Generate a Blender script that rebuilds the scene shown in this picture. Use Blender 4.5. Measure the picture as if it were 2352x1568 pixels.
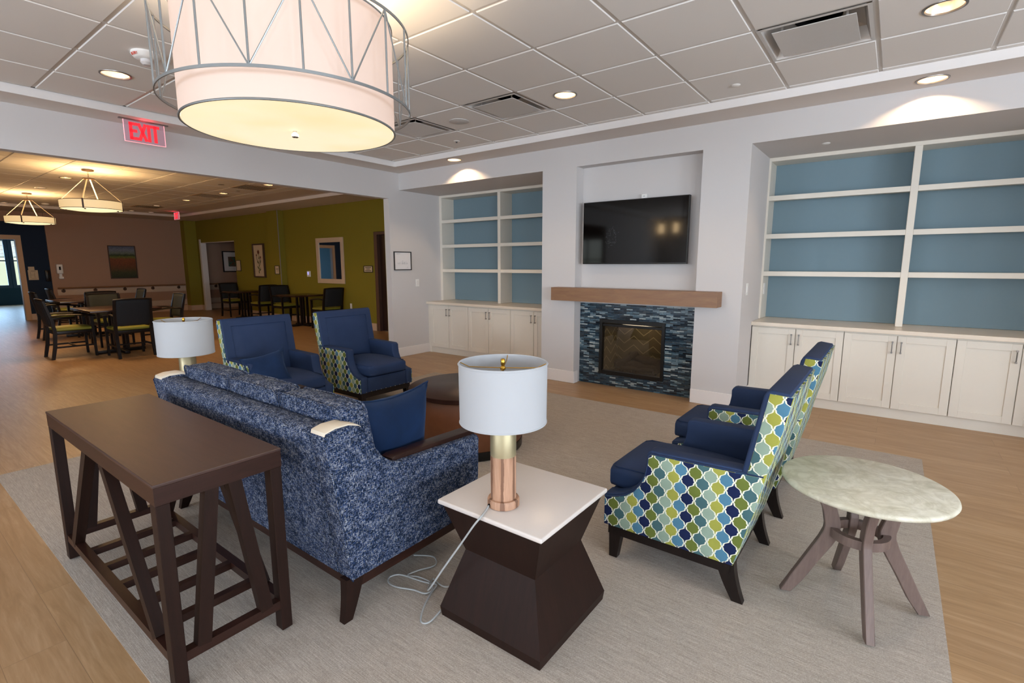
import bpy, bmesh, math, random
from mathutils import Vector, Matrix
PI = math.pi
for o in list(bpy.data.objects):
    bpy.data.objects.remove(o)
S = bpy.context.scene
COL = S.collection
random.seed(4)

# ------------------------------------------------------------------ camera
def cam_axes(yaw, pitch, roll):
    cy, sy = math.cos(yaw), math.sin(yaw)
    f = Vector((sy*math.cos(pitch), cy*math.cos(pitch), math.sin(pitch)))
    r = Vector((cy, -sy, 0)); u = r.cross(f)
    return r*math.cos(roll)+u*math.sin(roll), -r*math.sin(roll)+u*math.cos(roll), f
cr, cu, cf = cam_axes(-0.64578, -0.1525, -0.0012)
cd = bpy.data.cameras.new('camera')
cam = bpy.data.objects.new('camera', cd); COL.objects.link(cam)
cd.sensor_width = 36; cd.lens = 36*1155.0/2352; cd.clip_start = .02; cd.clip_end = 200
M = Matrix.Identity(4)
for i in range(3):
    M[i][0] = cr[i]; M[i][1] = cu[i]; M[i][2] = -cf[i]
M[0][3], M[1][3], M[2][3] = 0, 0, 1.44
cam.matrix_world = M
S.camera = cam
# ------------------------------------------------------------------ view, world, daylight
S.view_settings.view_transform = 'Standard'
S.view_settings.look = 'None'
S.view_settings.gamma = 1
S.view_settings.use_curve_mapping = False
S.view_settings.exposure = 0.07
S.render.film_transparent = False
try:
    S.cycles.max_bounces = 10; S.cycles.diffuse_bounces = 6; S.cycles.glossy_bounces = 4
    S.cycles.transmission_bounces = 6; S.cycles.transparent_max_bounces = 12
    S.cycles.sample_clamp_indirect = 6
except Exception:
    pass
W = bpy.data.worlds.new('world'); S.world = W; W.use_nodes = True
wn, wl = W.node_tree.nodes, W.node_tree.links
bg = wn['Background']
tc = wn.new('ShaderNodeTexCoord'); sx = wn.new('ShaderNodeSeparateXYZ'); rp = wn.new('ShaderNodeValToRGB')
wl.new(tc.outputs['Generated'], sx.inputs[0]); wl.new(sx.outputs['Z'], rp.inputs[0]); wl.new(rp.outputs[0], bg.inputs[0])
e = rp.color_ramp.elements
e[0].position = 0.0; e[0].color = (.55, .62, .45, 1)
e[1].position = .12; e[1].color = (.93, .97, 1, 1)
e.new(.02).color = (.8, .88, .75, 1); e.new(.6).color = (.5, .68, 1, 1)
bg.inputs[1].default_value = 1.7

def daylight(name, loc, rot, sx_, sy_, power, color=(.77, .87, 1.0)):
    l = bpy.data.lights.new(name, 'AREA'); l.shape = 'RECTANGLE'; l.size = sx_; l.size_y = sy_
    l.energy = power; l.color = color
    o = bpy.data.objects.new(name, l); COL.objects.link(o); o.location = loc; o.rotation_euler = rot
    return o
# daylight standing just outside the room's own windows (right wall, wall behind the camera, far blue room)
TILT = math.radians(38)          # sky and bright ground outside together throw light upwards too
for yc in (-3.5, -.9, 1.7):
    daylight('window_daylight', (4.78, yc, 1.5), (0, PI/2+TILT, 0), 1.5, 1.8, 195)
for xc, pw in ((-4.1, 200), (-1.5, 110), (1.1, 85)):
    daylight('window_daylight', (xc, -5.45, 1.5), (PI/2+TILT, 0, 0), 1.8, 1.5, pw, (.76, .86, 1.0))
daylight('window_daylight', (-8.6, -5.45, 1.5), (PI/2, 0, 0), 1.7, 1.5, 6)
for yc in (1.28, 2.94, 4.52):
    daylight('window_daylight', (-25.75, yc, 1.45), (0, -PI/2, 0), 1.5, 1.4, 70, (.40, .68, 1.0))

# ------------------------------------------------------------------ material helpers
def lin(h):
    h = h.lstrip('#'); c = [int(h[i:i+2], 16)/255 for i in (0, 2, 4)]
    return tuple(x/12.92 if x <= .04045 else ((x+.055)/1.055)**2.4 for x in c)
class X:                                   # tiny arithmetic wrapper around Math nodes
    def __init__(s, t, v): s.t = t; s.v = v
    def _op(s, op, *a):
        n = s.t.nodes.new('ShaderNodeMath'); n.operation = op
        for i, q in enumerate((s,)+a):
            if isinstance(q, X): q = q.v
            if isinstance(q, (int, float)): n.inputs[i].default_value = q
            else: s.t.links.new(q, n.inputs[i])
        return X(s.t, n.outputs[0])
    def __add__(s, o): return s._op('ADD', o)
    def __sub__(s, o): return s._op('SUBTRACT', o)
    def __mul__(s, o): return s._op('MULTIPLY', o)
    def __truediv__(s, o): return s._op('DIVIDE', o)
    def abs(s): return s._op('ABSOLUTE')
    def sin(s): return s._op('SINE')
    def cos(s): return s._op('COSINE')
    def floor(s): return s._op('FLOOR')
    def gt(s, o): return s._op('GREATER_THAN', o)
    def lt(s, o): return s._op('LESS_THAN', o)
    def mod(s, o): return s._op('FLOORED_MODULO', o)
    def ping(s, o): return s._op('PINGPONG', o)
    def mx(s, o): return s._op('MAXIMUM', o)
    def mn(s, o): return s._op('MINIMUM', o)
    def pw(s, o): return s._op('POWER', o)
    def one_minus(s): return s*-1+1
class Mat:
    def __init__(s, name, color=(.8, .8, .8), rough=.5, metal=0.0, spec=.5):
        s.m = bpy.data.materials.new(name); s.m.use_nodes = True; s.t = s.m.node_tree
        s.b = s.t.nodes['Principled BSDF']
        s.b.inputs['Base Color'].default_value = (*color[:3], 1)
        s.b.inputs['Roughness'].default_value = rough; s.b.inputs['Metallic'].default_value = metal
        s.b.inputs['Specular IOR Level'].default_value = spec
    def n(s, ty, **k):
        q = s.t.nodes.new(ty)
        for a, b in k.items(): setattr(q, a, b)
        return q
    def L(s, a, b): s.t.links.new(a.v if isinstance(a, X) else a, b)
    def coord(s, kind='UV'):
        return s.n('ShaderNodeTexCoord').outputs[kind]
    def map(s, vec, scale=(1, 1, 1), rot=(0, 0, 0), loc=(0, 0, 0)):
        q = s.n('ShaderNodeMapping'); s.L(vec, q.inputs[0])
        q.inputs['Scale'].default_value = scale; q.inputs['Rotation'].default_value = rot; q.inputs['Location'].default_value = loc
        return q.outputs[0]
    def uv(s):
        q = s.n('ShaderNodeSeparateXYZ'); s.L(s.coord(), q.inputs[0])
        return X(s.t, q.outputs[0]), X(s.t, q.outputs[1])
    def comb(s, x, y, z=None):
        q = s.n('ShaderNodeCombineXYZ')
        for i, v in enumerate((x, y, z)):
            if v is None: continue
            if isinstance(v, X): s.L(v, q.inputs[i])
            else: q.inputs[i].default_value = v
        return q.outputs[0]
    def noise(s, vec, scale=5, detail=2, rough=.5, dist=0):
        q = s.n('ShaderNodeTexNoise'); s.L(vec, q.inputs['Vector']); q.inputs['Scale'].default_value = scale
        q.inputs['Detail'].default_value = detail; q.inputs['Roughness'].default_value = rough; q.inputs['Distortion'].default_value = dist
        return X(s.t, q.outputs['Fac'])
    def ramp(s, fac, stops, interp='LINEAR'):
        q = s.n('ShaderNodeValToRGB'); s.L(fac, q.inputs[0]); q.color_ramp.interpolation = interp
        el = q.color_ramp.elements
        while len(el) > 1: el.remove(el[-1])
        el[0].position = stops[0][0]; el[0].color = (*stops[0][1][:3], 1)
        for p, c in stops[1:]: el.new(p).color = (*c[:3], 1)
        return q.outputs[0]
    def mix(s, fac, a, b, mode='MIX'):
        q = s.n('ShaderNodeMix', data_type='RGBA', blend_type=mode)
        for sock, v in ((q.inputs[0], fac), (q.inputs[6], a), (q.inputs[7], b)):
            if isinstance(v, X): s.L(v, sock)
            elif isinstance(v, (int, float)): sock.default_value = v
            elif isinstance(v, tuple): sock.default_value = (*v[:3], 1)
            else: s.L(v, sock)
        return q.outputs[2]
    def col(s, c): s.L(c, s.b.inputs['Base Color']); return s
    def bump(s, h, strength=.3, dist=.002):
        q = s.n('ShaderNodeBump'); q.inputs['Strength'].default_value = strength; q.inputs['Distance'].default_value = dist
        s.L(h, q.inputs['Height']); s.L(q.outputs[0], s.b.inputs['Normal']); return s
    def emit(s, c, k):
        s.b.inputs['Emission Color'].default_value = (*c[:3], 1); s.b.inputs['Emission Strength'].default_value = k; return s

def flat(name, hx, rough=.5, metal=0.0, spec=.5, var=.04, sc=30, bump=0):
    m = Mat(name, lin(hx), rough, metal, spec)
    v = m.noise(m.coord('Object'), sc, 3)
    c = lin(hx)
    m.col(m.mix(v, tuple(x*(1-var) for x in c), tuple(min(1, x*(1+var)) for x in c)))
    if bump: m.bump(v, bump, .001)
    return m.m
def emis(name, hx, k, base='#ffffff'):
    return Mat(name, lin(base), .6).emit(lin(hx), k).m

WALL = flat('wall_paint', '#cdcac9', .75, spec=.2, var=.01, sc=300, bump=.04)
CEIL = flat('ceiling_tile_white', '#e6e4e1', .9, spec=.1, var=.02, sc=400, bump=.12)
CEILP = flat('ceiling_paint', '#dcd6d1', .85, spec=.1, var=.01)
GRID = flat('ceiling_grid_metal', '#d2cfcb', .5, var=.01)
TRIMW = flat('trim_white', '#e6e2e0', .4, spec=.4, var=.01)
CABW = flat('cabinet_paint', '#dfd9cd', .38, spec=.4, var=.012)
COUNT = flat('counter_laminate', '#e2d6c5', .3, var=.015)
BLUEP = flat('bookcase_blue', '#788f9a', .6, spec=.25, var=.015, bump=.03)
GREEN = flat('green_wall_paint', '#867b2b', .75, spec=.15, var=.02)
BEIGE = flat('beige_wall_paint', '#a98a76', .8, spec=.15, var=.02)
NAVYW = flat('navy_wall_paint', '#1b2a3f', .7, spec=.2)
TEALW = flat('teal_wall_paint', '#3c5a66', .7, spec=.2)
DARK = flat('dark_void', '#0c0908', .8)
BLACKM = flat('black_metal', '#161412', .35, .3)
NICKEL = flat('brushed_nickel', '#8e8a86', .3, .9, var=.06)
CHROME = flat('chrome', '#d9d9d9', .12, 1.0, var=.01)
BRASS = flat('brass', '#c59a3f', .25, 1.0, var=.02)
BRASSM = flat('satin_brass', '#a79c7c', .42, .6, var=.05)
ALU = flat('pendant_metal', '#8f9496', .35, .6, var=.05)
STEEL = flat('diffuser_steel', '#d4d0cc', .4, .3, var=.02)
WHITEP = flat('white_plastic', '#ecebe8', .4, var=.01)
PAPER = flat('paper_white', '#e4e2e2', .7, var=.01)
PAPERT = flat('paper_tan', '#cdbb9f', .8, var=.03)
GREYL = flat('grey_ink', '#9fa0a4', .8)
FRAMEB = flat('frame_dark', '#1d1713', .35, var=.1)
FRAMEM = flat('frame_bronze', '#4c3524', .4, var=.1)
CABLE = flat('cord_grey', '#a3a6a6', .5, var=.03)
RED = flat('red_print', '#d2452f', .6)
MIRROR = Mat('mirror_silver', (.85, .87, .88), .02, 1.0).m
SHADEF = Mat('linen_shade', lin('#aeb1b5'), .85, 0, .1)
nn = SHADEF.noise(SHADEF.map(SHADEF.coord(), (900, 120, 1)), 1, 2)
SHADEF.bump(nn, .15, .0005)
SHADEF.b.inputs['Subsurface Weight'].default_value = 0
SHADEF = SHADEF.m
CREAMV = flat('cream_patch_vinyl', '#d6cbb8', .5, var=.02)
BLUEF = Mat('navy_upholstery', lin('#2b3f68'), .65, 0, .22)
_n = BLUEF.noise(BLUEF.map(BLUEF.coord(), (700, 700, 1)), 1, 2)
BLUEF.col(BLUEF.mix(BLUEF.noise(BLUEF.coord('Object'), 6, 3), lin('#22314f'), lin('#2a3d60')))
BLUEF.bump(_n, .12, .0006); BLUEF = BLUEF.m
VELV = Mat('blue_velvet', lin('#173763'), .75, 0, .2)
VELV.col(VELV.mix(VELV.noise(VELV.coord('Object'), 9, 4, .6, .6), lin('#081a36'), lin('#122e54')))
VELV.b.inputs['Sheen Weight'].default_value = .15; VELV.b.inputs['Sheen Tint'].default_value = (.35, .55, .95, 1); VELV = VELV.m

def wood(name, c1, c2, rough=.35, along='u', sc=1.0, streak=18, spec=.5):
    m = Mat(name, lin(c1), rough, 0, spec)
    s = (2.2*sc, streak*sc, 1) if along == 'u' else (streak*sc, 2.2*sc, 1)
    f = m.noise(m.map(m.coord(), s), 1.6, 6, .62, 1.0)
    g = m.noise(m.map(m.coord(), (s[0]*3, s[1]*5, 1)), 3, 3)
    k = f*.75+g*.25
    m.col(m.ramp(k, [(.3, lin(c1)), (.72, lin(c2))]))
    m.bump(g, .05, .001)
    return m.m
ESPR = wood('espresso_wood', '#22130e', '#382019', .36, streak=26, spec=.28)
ESPRV = wood('espresso_wood_upright', '#1d110c', '#2a1812', .5, 'v', streak=26, spec=.18)
DESK = wood('console_top_wood', '#301c16', '#422920', .42, streak=22)
BLACKW = wood('ebony_wood', '#120c0a', '#1f1512', .36, 'v', streak=30, spec=.3)
MANT = wood('mantel_wood', '#7d5a43', '#94704f', .45, streak=14)
GREYW = wood('taupe_wood', '#5f4e48', '#78665e', .45, 'v', streak=24)
RAILW = wood('rail_wood', '#7a5638', '#946a44', .4)
LAMPW = Mat('striped_lamp_wood', lin('#b98a6a'), .55)
_t = LAMPW.coord('Object')
_s = LAMPW.n('ShaderNodeSeparateXYZ'); LAMPW.L(_t, _s.inputs[0])
_ang = X(LAMPW.t, _s.outputs[1])._op('ARCTAN2', X(LAMPW.t, _s.outputs[0]))
_g = LAMPW.noise(LAMPW.map(_t, (60, 60, 5)), 1.2, 5, .6, .6)
_st = (_ang*6+_g*2.6).sin().gt(.72)
LAMPW.col(LAMPW.mix(_st*.85, LAMPW.ramp(_g, [(.3, lin('#9a7257')), (.7, lin('#bc957a'))]), lin('#6b4a37')))
LAMPW = LAMPW.m
TABW = wood('dining_table_wood', '#2c1a12', '#44291c', .25)

# vinyl plank floor, planks along world x
FLOORM = Mat('plank_floor', lin('#a98463'), .4, 0, .5)
_o = FLOORM.coord('Object')
_br = FLOORM.n('ShaderNodeTexBrick'); FLOORM.L(FLOORM.map(_o, (1, 1, 1)), _br.inputs['Vector'])
_br.inputs['Scale'].default_value = 1; _br.inputs['Brick Width'].default_value = 1.22; _br.inputs['Row Height'].default_value = .18
_br.inputs['Mortar Size'].default_value = .0012; _br.inputs['Color1'].default_value = (0, 0, 0, 1); _br.inputs['Color2'].default_value = (1, 1, 1, 1)
_br.inputs['Mortar'].default_value = (.5, .5, .5, 1); _br.inputs['Bias'].default_value = 0; _br.offset = .37; _br.offset_frequency = 2
_off = FLOORM.n('ShaderNodeVectorMath', operation='ADD'); FLOORM.L(_o, _off.inputs[0])
_sc = FLOORM.n('ShaderNodeVectorMath', operation='SCALE'); FLOORM.L(_br.outputs['Color'], _sc.inputs[0]); _sc.inputs['Scale'].default_value = 37
FLOORM.L(_sc.outputs[0], _off.inputs[1])
_gr = FLOORM.noise(FLOORM.map(_off.outputs[0], (1.0, 13, 1)), 1.6, 7, .68, 1.4)
_gf = FLOORM.noise(FLOORM.map(_off.outputs[0], (6, 120, 1)), 1, 3)
_c = FLOORM.ramp(_gr*.8+_gf*.2, [(.28, lin('#94734f')), (.5, lin('#a98862')), (.72, lin('#bd9f7c'))])
_c = FLOORM.mix(X(FLOORM.t, _br.outputs['Color'])*.22, _c, lin('#8a6a4e'))
_c = FLOORM.mix(X(FLOORM.t, _br.outputs['Fac'])*.45, _c, lin('#5d4532'))
FLOORM.col(_c); FLOORM.bump(_gf*.4-X(FLOORM.t, _br.outputs['Fac']), .12, .0015)
FLOORM = FLOORM.m

CARPM = Mat('woven_carpet', lin('#a89784'), .95, 0, .1)
_o = CARPM.coord('Object')
_a = CARPM.noise(CARPM.map(_o, (9, 330, 1)), 1, 4, .7)
_b = CARPM.noise(CARPM.map(_o, (3, 60, 1)), 1, 4, .7)
_d = CARPM.noise(_o, 260, 2)
_k = _a*.55+_b*.12+_d*.33
CARPM.col(CARPM.ramp(_k, [(.36, lin('#8f867b')), (.5, lin('#aba298')), (.64, lin('#c6beb4'))]))
CARPM.bump(_a*.6+_d*.4, .5, .002); CARPM = CARPM.m

# blue and cream tweed of the sofa
TWEED = Mat('blue_cream_tweed', lin('#33456e'), .85, 0, .15)
_u = TWEED.coord()
_h = TWEED.noise(TWEED.map(_u, (62, 420, 1)), 1, 1.5, .5, .15)
_v = TWEED.noise(TWEED.map(_u, (420, 62, 1)), 1, 1.5, .5, .15)
_l = TWEED.noise(TWEED.map(_u, (22, 30, 1)), 1, 3)
_m1 = ((_h.mx(_v)+(_l-.5)*.26-.575)*9).mx(0).mn(1)
_m2 = (((_h+_v)*.5+(_l-.5)*.25-.46)*9).mx(0).mn(1)
_c = TWEED.mix(_m2, lin('#141e30'), lin('#2a4676'))
TWEED.col(TWEED.mix(_m1*.75, _c, lin('#aeaea8')))
TWEED.bump(_h+_v, .5, .0015); TWEED = TWEED.m

# ogee lattice velvet of the armchairs
OGEE = Mat('ogee_lattice_fabric', (.5, .5, .5), .8, 0, .15)
_U, _V = OGEE.uv()
_wa, _hb = .063, .084
_a = _U*(2/_wa); _b = _V*(2/_hb)
_fa = _a.ping(1.0); _fb = _b.ping(1.0)          # folded, 0 at a cell centre of the A rows
_F = _fa*-1-_fb+1+(_fb*(2*PI)).sin()*.085-(_fb*(4*PI)).sin()*.068
_isA = _F.gt(0)
_ia = ((_a+1)/2).floor()                        # column of the A cell
_ib = (_a/2).floor()                            # column of the B cell
_ca = _ia.mod(3.0)/3+.05; _cb = _ib.mod(3.0)/3+.05
NV, TL, LM, OL, SG, BL = lin('#1b264c'), lin('#47686d'), lin('#a2a34b'), lin('#6a7636'), lin('#93a897'), lin('#53829c')
_A = OGEE.ramp(_ca, [(0, NV), (.333, TL), (.666, LM)], 'CONSTANT')
_B = OGEE.ramp(_cb, [(0, OL), (.333, SG), (.666, BL)], 'CONSTANT')
_cell = OGEE.mix(_isA, _B, _A)
_pile = OGEE.noise(OGEE.coord('Object'), 22, 4, .6)
_cell = OGEE.mix(_pile*.35, _cell, OGEE.mix(1.0, _cell, (.45, .5, .5), 'MULTIPLY'))
_line = _F.abs().lt(.095)
OGEE.col(OGEE.mix(_line, _cell, lin('#dfe0cd')))
OGEE.bump(_F.abs(), .25, .002); OGEE = OGEE.m

# glass mosaic around the firebox
MOS = Mat('glass_mosaic', (.1, .2, .3), .18, 0, .6)
_uv = MOS.coord()
_br = MOS.n('ShaderNodeTexBrick'); MOS.L(MOS.map(_uv, (1, 1, 1)), _br.inputs['Vector'])
_br.inputs['Scale'].default_value = 1; _br.inputs['Brick Width'].default_value = .078; _br.inputs['Row Height'].default_value = .0158
_br.inputs['Mortar Size'].default_value = .0014; _br.offset = .41; _br.offset_frequency = 3
_br.inputs['Color1'].default_value = (0, 0, 0, 1); _br.inputs['Color2'].default_value = (1, 1, 1, 1); _br.inputs['Mortar'].default_value = (.5, .5, .5, 1)
_w = MOS.noise(MOS.map(_uv, (40, 160, 1)), 1, 3)
_k = X(MOS.t, _br.outputs['Color'])*.8+_w*.25
_c = MOS.ramp(_k, [(.08, lin('#0f171d')), (.3, lin('#1c3040')), (.48, lin('#324d5e')), (.6, lin('#232b31')), (.74, lin('#436577')), (.86, lin('#8a9ba0')), (.97, lin('#c3c6c2'))])
_c = MOS.mix(X(MOS.t, _br.outputs['Fac']), _c, lin('#15181a'))
MOS.col(_c); MOS.bump(X(MOS.t, _br.outputs['Fac'])*-1+_w*.25, .5, .003)
MOS.L(MOS.ramp(_k, [(.2, (.12,)*3), (.8, (.4,)*3)]), MOS.b.inputs['Roughness']); MOS = MOS.m

MARB = Mat('cream_marble', lin('#cfcbb8'), .42, 0, .35)
_o = MARB.coord('Object')
_a = MARB.noise(_o, 9, 8, .62, 1.6)
_vv = (MARB.noise(_o, 6, 6, .6, 1.2)-.5).abs()
_c = MARB.ramp(_a, [(.3, lin('#b9b49d')), (.5, lin('#d2cebc')), (.7, lin('#dedbcd'))])
MARB.col(MARB.mix((_vv*-14+1).mx(0)*.35, _c, lin('#a39c86'))); MARB = MARB.m
QUARTZ = flat('white_quartz', '#d2cac4', .3, var=.02, sc=120)
LEATH = Mat('cognac_leather', lin('#8a5433'), .45)
LEATH.col(LEATH.mix(LEATH.noise(LEATH.coord('Object'), 14, 4), lin('#643a22'), lin('#7a4a2d')))
LEATH.bump(LEATH.noise(LEATH.coord('Object'), 300, 3), .15, .001); LEATH = LEATH.m
OLIVE = flat('olive_seat_vinyl', '#7f7f2a', .5, var=.05)
BLKF = Mat('charcoal_back_fabric', lin('#1f2228'), .8)
BLKF.col(BLKF.mix(BLKF.noise(BLKF.map(BLKF.coord(), (60, 60, 1)), 1, 4, .8), lin('#0c0e12'), lin('#1f2329'))); BLKF = BLKF.m
GRNF = Mat('dark_green_back_fabric', lin('#2a2d20'), .7)
GRNF.col(GRNF.mix(GRNF.noise(GRNF.map(GRNF.coord(), (60, 60, 1)), 1, 4, .8), lin('#181a14'), lin('#2a2d22'))); GRNF = GRNF.m
SCREEN = Mat('tv_screen', lin('#040303'), .06, 0, .28).m
BRICKL = Mat('herringbone_liner', lin('#6e6a4c'), .8)
_U, _V = BRICKL.uv()
_z = ((_U*8).ping(1.0)*.9+_V*9).mod(1.0)
BRICKL.col(BRICKL.mix(_z.lt(.10), lin('#5f5a4a'), lin('#a39c82'))); BRICKL = BRICKL.m
LOGM = Mat('charred_log', lin('#2d211b'), .9)
LOGM.col(LOGM.mix(LOGM.noise(LOGM.coord('Object'), 30, 5, .7), lin('#0d0907'), lin('#2a1c14')))
LOGM.bump(LOGM.noise(LOGM.coord('Object'), 60, 4), .8, .01); LOGM = LOGM.m
def glassy(name, tint=(1, 1, 1), refl=.12):
    m = Mat(name); t = m.t
    tr = m.n('ShaderNodeBsdfTransparent'); tr.inputs[0].default_value = (*tint, 1)
    gl = m.n('ShaderNodeBsdfGlossy'); gl.inputs['Roughness'].default_value = .02
    mx = m.n('ShaderNodeMixShader'); mx.inputs[0].default_value = refl
    m.L(tr.outputs[0], mx.inputs[1]); m.L(gl.outputs[0], mx.inputs[2])
    m.L(mx.outputs[0], t.nodes['Material Output'].inputs[0]); return m.m
GLASS = glassy('clear_glass', (.97, .98, .99), .07)
FIREG = glassy('firebox_glass', (.72, .68, .62), .10)
ACRYL = glassy('clear_acrylic', (.93, .9, .92), .10)
_m = Mat('edge_lit_acrylic'); _tr = _m.n('ShaderNodeBsdfTransparent'); _tr.inputs[0].default_value = (.9, .86, .9, 1)
_em = _m.n('ShaderNodeEmission'); _em.inputs[0].default_value = (1, .55, .66, 1); _em.inputs[1].default_value = .5
_mx = _m.n('ShaderNodeMixShader'); _mx.inputs[0].default_value = .30
_m.L(_tr.outputs[0], _mx.inputs[1]); _m.L(_em.outputs[0], _mx.inputs[2]); _m.L(_mx.outputs[0], _m.t.nodes['Material Output'].inputs[0])
ACRYL = _m.m
EXITR = emis('exit_red_glow', '#ff2a38', 1.0, '#802020')
EXITR2 = emis('exit_red_edge', '#ff5f70', .9)
PSHADE = emis('pendant_fabric_lit', '#ffd6bf', .46, '#a9a09a')
PDIFF = Mat('pendant_diffuser_lit', lin('#ffe9b8'), .6)
_o = PDIFF.coord('Object')
_g = PDIFF.noise(_o, 2.2, 2)
PDIFF.b.inputs['Emission Strength'].default_value = .74
PDIFF.L(PDIFF.ramp(_g, [(.35, lin('#fbe3b4')), (.65, lin('#fff4d6'))]), PDIFF.b.inputs['Emission Color']); PDIFF = PDIFF.m
DSHADE = emis('dining_shade_lit', '#eecb92', .70, '#d8c8a8')
DDIFF = emis('dining_diffuser_lit', '#fff0b8', 1.0, '#ffffff')
BULB = emis('downlight_lamp', '#fff0d8', 5)
REFL = Mat('downlight_reflector', lin('#f3c79a'), .22, .9).emit(lin('#ffd9b0'), .8).m
SCONCE = emis('sconce_lit', '#ffd9a0', 22)

# ------------------------------------------------------------------ mesh helpers
ORG = {}
def boxuv(bm):
    uvl = bm.loops.layers.uv.verify()
    for f in bm.faces:
        n = f.normal; ax = max(range(3), key=lambda i: abs(n[i]))
        for l in f.loops:
            c = l.vert.co
            l[uvl].uv = ((c.y, c.z), (c.x, c.z), (c.x, c.y))[ax]
def obj(name, bm, m, parent=None, smooth=None, world=True, uv=True):
    bm.normal_update()
    off = ORG.get(parent.name, Vector((0, 0, 0))) if parent is not None else Vector((0, 0, 0))
    if uv: boxuv(bm)
    if world and off.length: bmesh.ops.translate(bm, verts=bm.verts, vec=-off)
    me = bpy.data.meshes.new(name); bm.to_mesh(me); bm.free()
    for q in (m if isinstance(m, (list, tuple)) else [m]): me.materials.append(q)
    if smooth is not None:
        me.shade_smooth()
        try: me.set_sharp_from_angle(angle=math.radians(smooth))
        except Exception: pass
    o = bpy.data.objects.new(name, me); COL.objects.link(o)
    if parent is not None: o.parent = parent
    ORG[o.name] = off
    return o
def tag(o, label, cat, group=None):
    o['label'] = label; o['category'] = cat
    if group: o['group'] = group
    return o
def thing(name, label, cat, loc=(0, 0, 0), group=None):
    o = bpy.data.objects.new(name, None); COL.objects.link(o); o.location = loc
    o.empty_display_size = .1
    ORG[o.name] = Vector(loc)
    return tag(o, label, cat, group)
def struct(name, bm, m, parent=None, smooth=None):
    o = obj(name, bm, m, parent, smooth)
    if parent is None: o['kind'] = 'structure'
    return o
def recenter(o):                      # put a single-mesh thing's origin at its bounding-box base
    vs = [v.co for v in o.data.vertices]
    c = Vector(((min(v.x for v in vs)+max(v.x for v in vs))/2, (min(v.y for v in vs)+max(v.y for v in vs))/2, min(v.z for v in vs)))
    for v in o.data.vertices: v.co -= c
    o.location = c; return o
def NB(): return bmesh.new()
def box(bm, x0, x1, y0, y1, z0, z1, bev=0, seg=2, mi=0):
    vs = [bm.verts.new((x, y, z)) for x in (x0, x1) for y in (y0, y1) for z in (z0, z1)]
    fs = [bm.faces.new([vs[i] for i in q]) for q in ((0, 1, 3, 2), (4, 6, 7, 5), (0, 4, 5, 1), (2, 3, 7, 6), (0, 2, 6, 4), (1, 5, 7, 3))]
    for f in fs: f.material_index = mi
    if bev:
        es = list({e_ for f in fs for e_ in f.edges})
        bmesh.ops.bevel(bm, geom=es, offset=bev, segments=seg, affect='EDGES', profile=.5, clamp_overlap=True)
    return bm
def B(*a, **k): return box(NB(), *a, **k)
def prism(bm, pts, axis, a0, a1, bev=0, seg=2, mi=0):
    """pts: 2D outline; axis 0: pts are (y,z) extruded along x; 1: (x,z) along y; 2: (x,y) along z"""
    def P(p, t): return {0: (t, p[0], p[1]), 1: (p[0], t, p[1]), 2: (p[0], p[1], t)}[axis]
    A = [bm.verts.new(P(p, a0)) for p in pts]; C = [bm.verts.new(P(p, a1)) for p in pts]
    n = len(pts); fs = [bm.faces.new(A), bm.faces.new(C)]
    for i in range(n): fs.append(bm.faces.new((A[i], A[(i+1) % n], C[(i+1) % n], C[i])))
    for f in fs: f.material_index = mi
    bmesh.ops.recalc_face_normals(bm, faces=fs)
    if bev:
        es = [e_ for e_ in set(list(fs[0].edges)+list(fs[1].edges))]
        bmesh.ops.bevel(bm, geom=es, offset=bev, segments=seg, affect='EDGES', profile=.5, clamp_overlap=True)
    return bm
def lathe(bm, prof, c=(0, 0), n=40, mi=0, cap=True):
    rings = []
    for r, z in prof:
        if r < 1e-6: rings.append([bm.verts.new((c[0], c[1], z))])
        else: rings.append([bm.verts.new((c[0]+r*math.cos(2*PI*i/n), c[1]+r*math.sin(2*PI*i/n), z)) for i in range(n)])
    for a, b in zip(rings, rings[1:]):
        for i in range(n):
            j = (i+1) % n
            if len(a) == 1 and len(b) == 1: continue
            if len(a) == 1: f = bm.faces.new((a[0], b[i], b[j]))
            elif len(b) == 1: f = bm.faces.new((a[i], b[0], a[j]))
            else: f = bm.faces.new((a[i], b[i], b[j], a[j]))
            f.material_index = mi
    bmesh.ops.recalc_face_normals(bm, faces=bm.faces[:])
    return bm
def disc(bm, r, z0, z1, c=(0, 0), n=40, ch=0):
    if ch: return lathe(bm, [(0, z0), (r-ch, z0), (r, z0+ch), (r, z1-ch), (r-ch, z1), (0, z1)], c, n)
    return lathe(bm, [(0, z0), (r, z0), (r, z1), (0, z1)], c, n)
def tube(bm, pts, r, n=8, closed=False, flat_=None):
    pts = [Vector(p) for p in pts]; N = len(pts); rings = []
    up = Vector((0, 0, 1))
    for i, p in enumerate(pts):
        if closed: d = pts[(i+1) % N]-pts[i-1]
        else: d = pts[min(i+1, N-1)]-pts[max(i-1, 0)]
        d.normalize()
        s = d.cross(up)
        if s.length < 1e-3: s = d.cross(Vector((0, 1, 0)))
        s.normalize(); t = s.cross(d).normalized()
        rr = r[i] if isinstance(r, (list, tuple)) else r
        fa, fb = (rr, rr) if flat_ is None else (rr*flat_[0], rr*flat_[1])
        rings.append([bm.verts.new(p+s*fa*math.cos(2*PI*k/n)+t*fb*math.sin(2*PI*k/n)) for k in range(n)])
    m = N if closed else N-1
    for i in range(m):
        a, b = rings[i], rings[(i+1) % N]
        for k in range(n): bm.faces.new((a[k], a[(k+1) % n], b[(k+1) % n], b[k]))
    if not closed: bm.faces.new(rings[0][::-1]); bm.faces.new(rings[-1])
    bmesh.ops.recalc_face_normals(bm, faces=bm.faces[:])
    return bm
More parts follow.
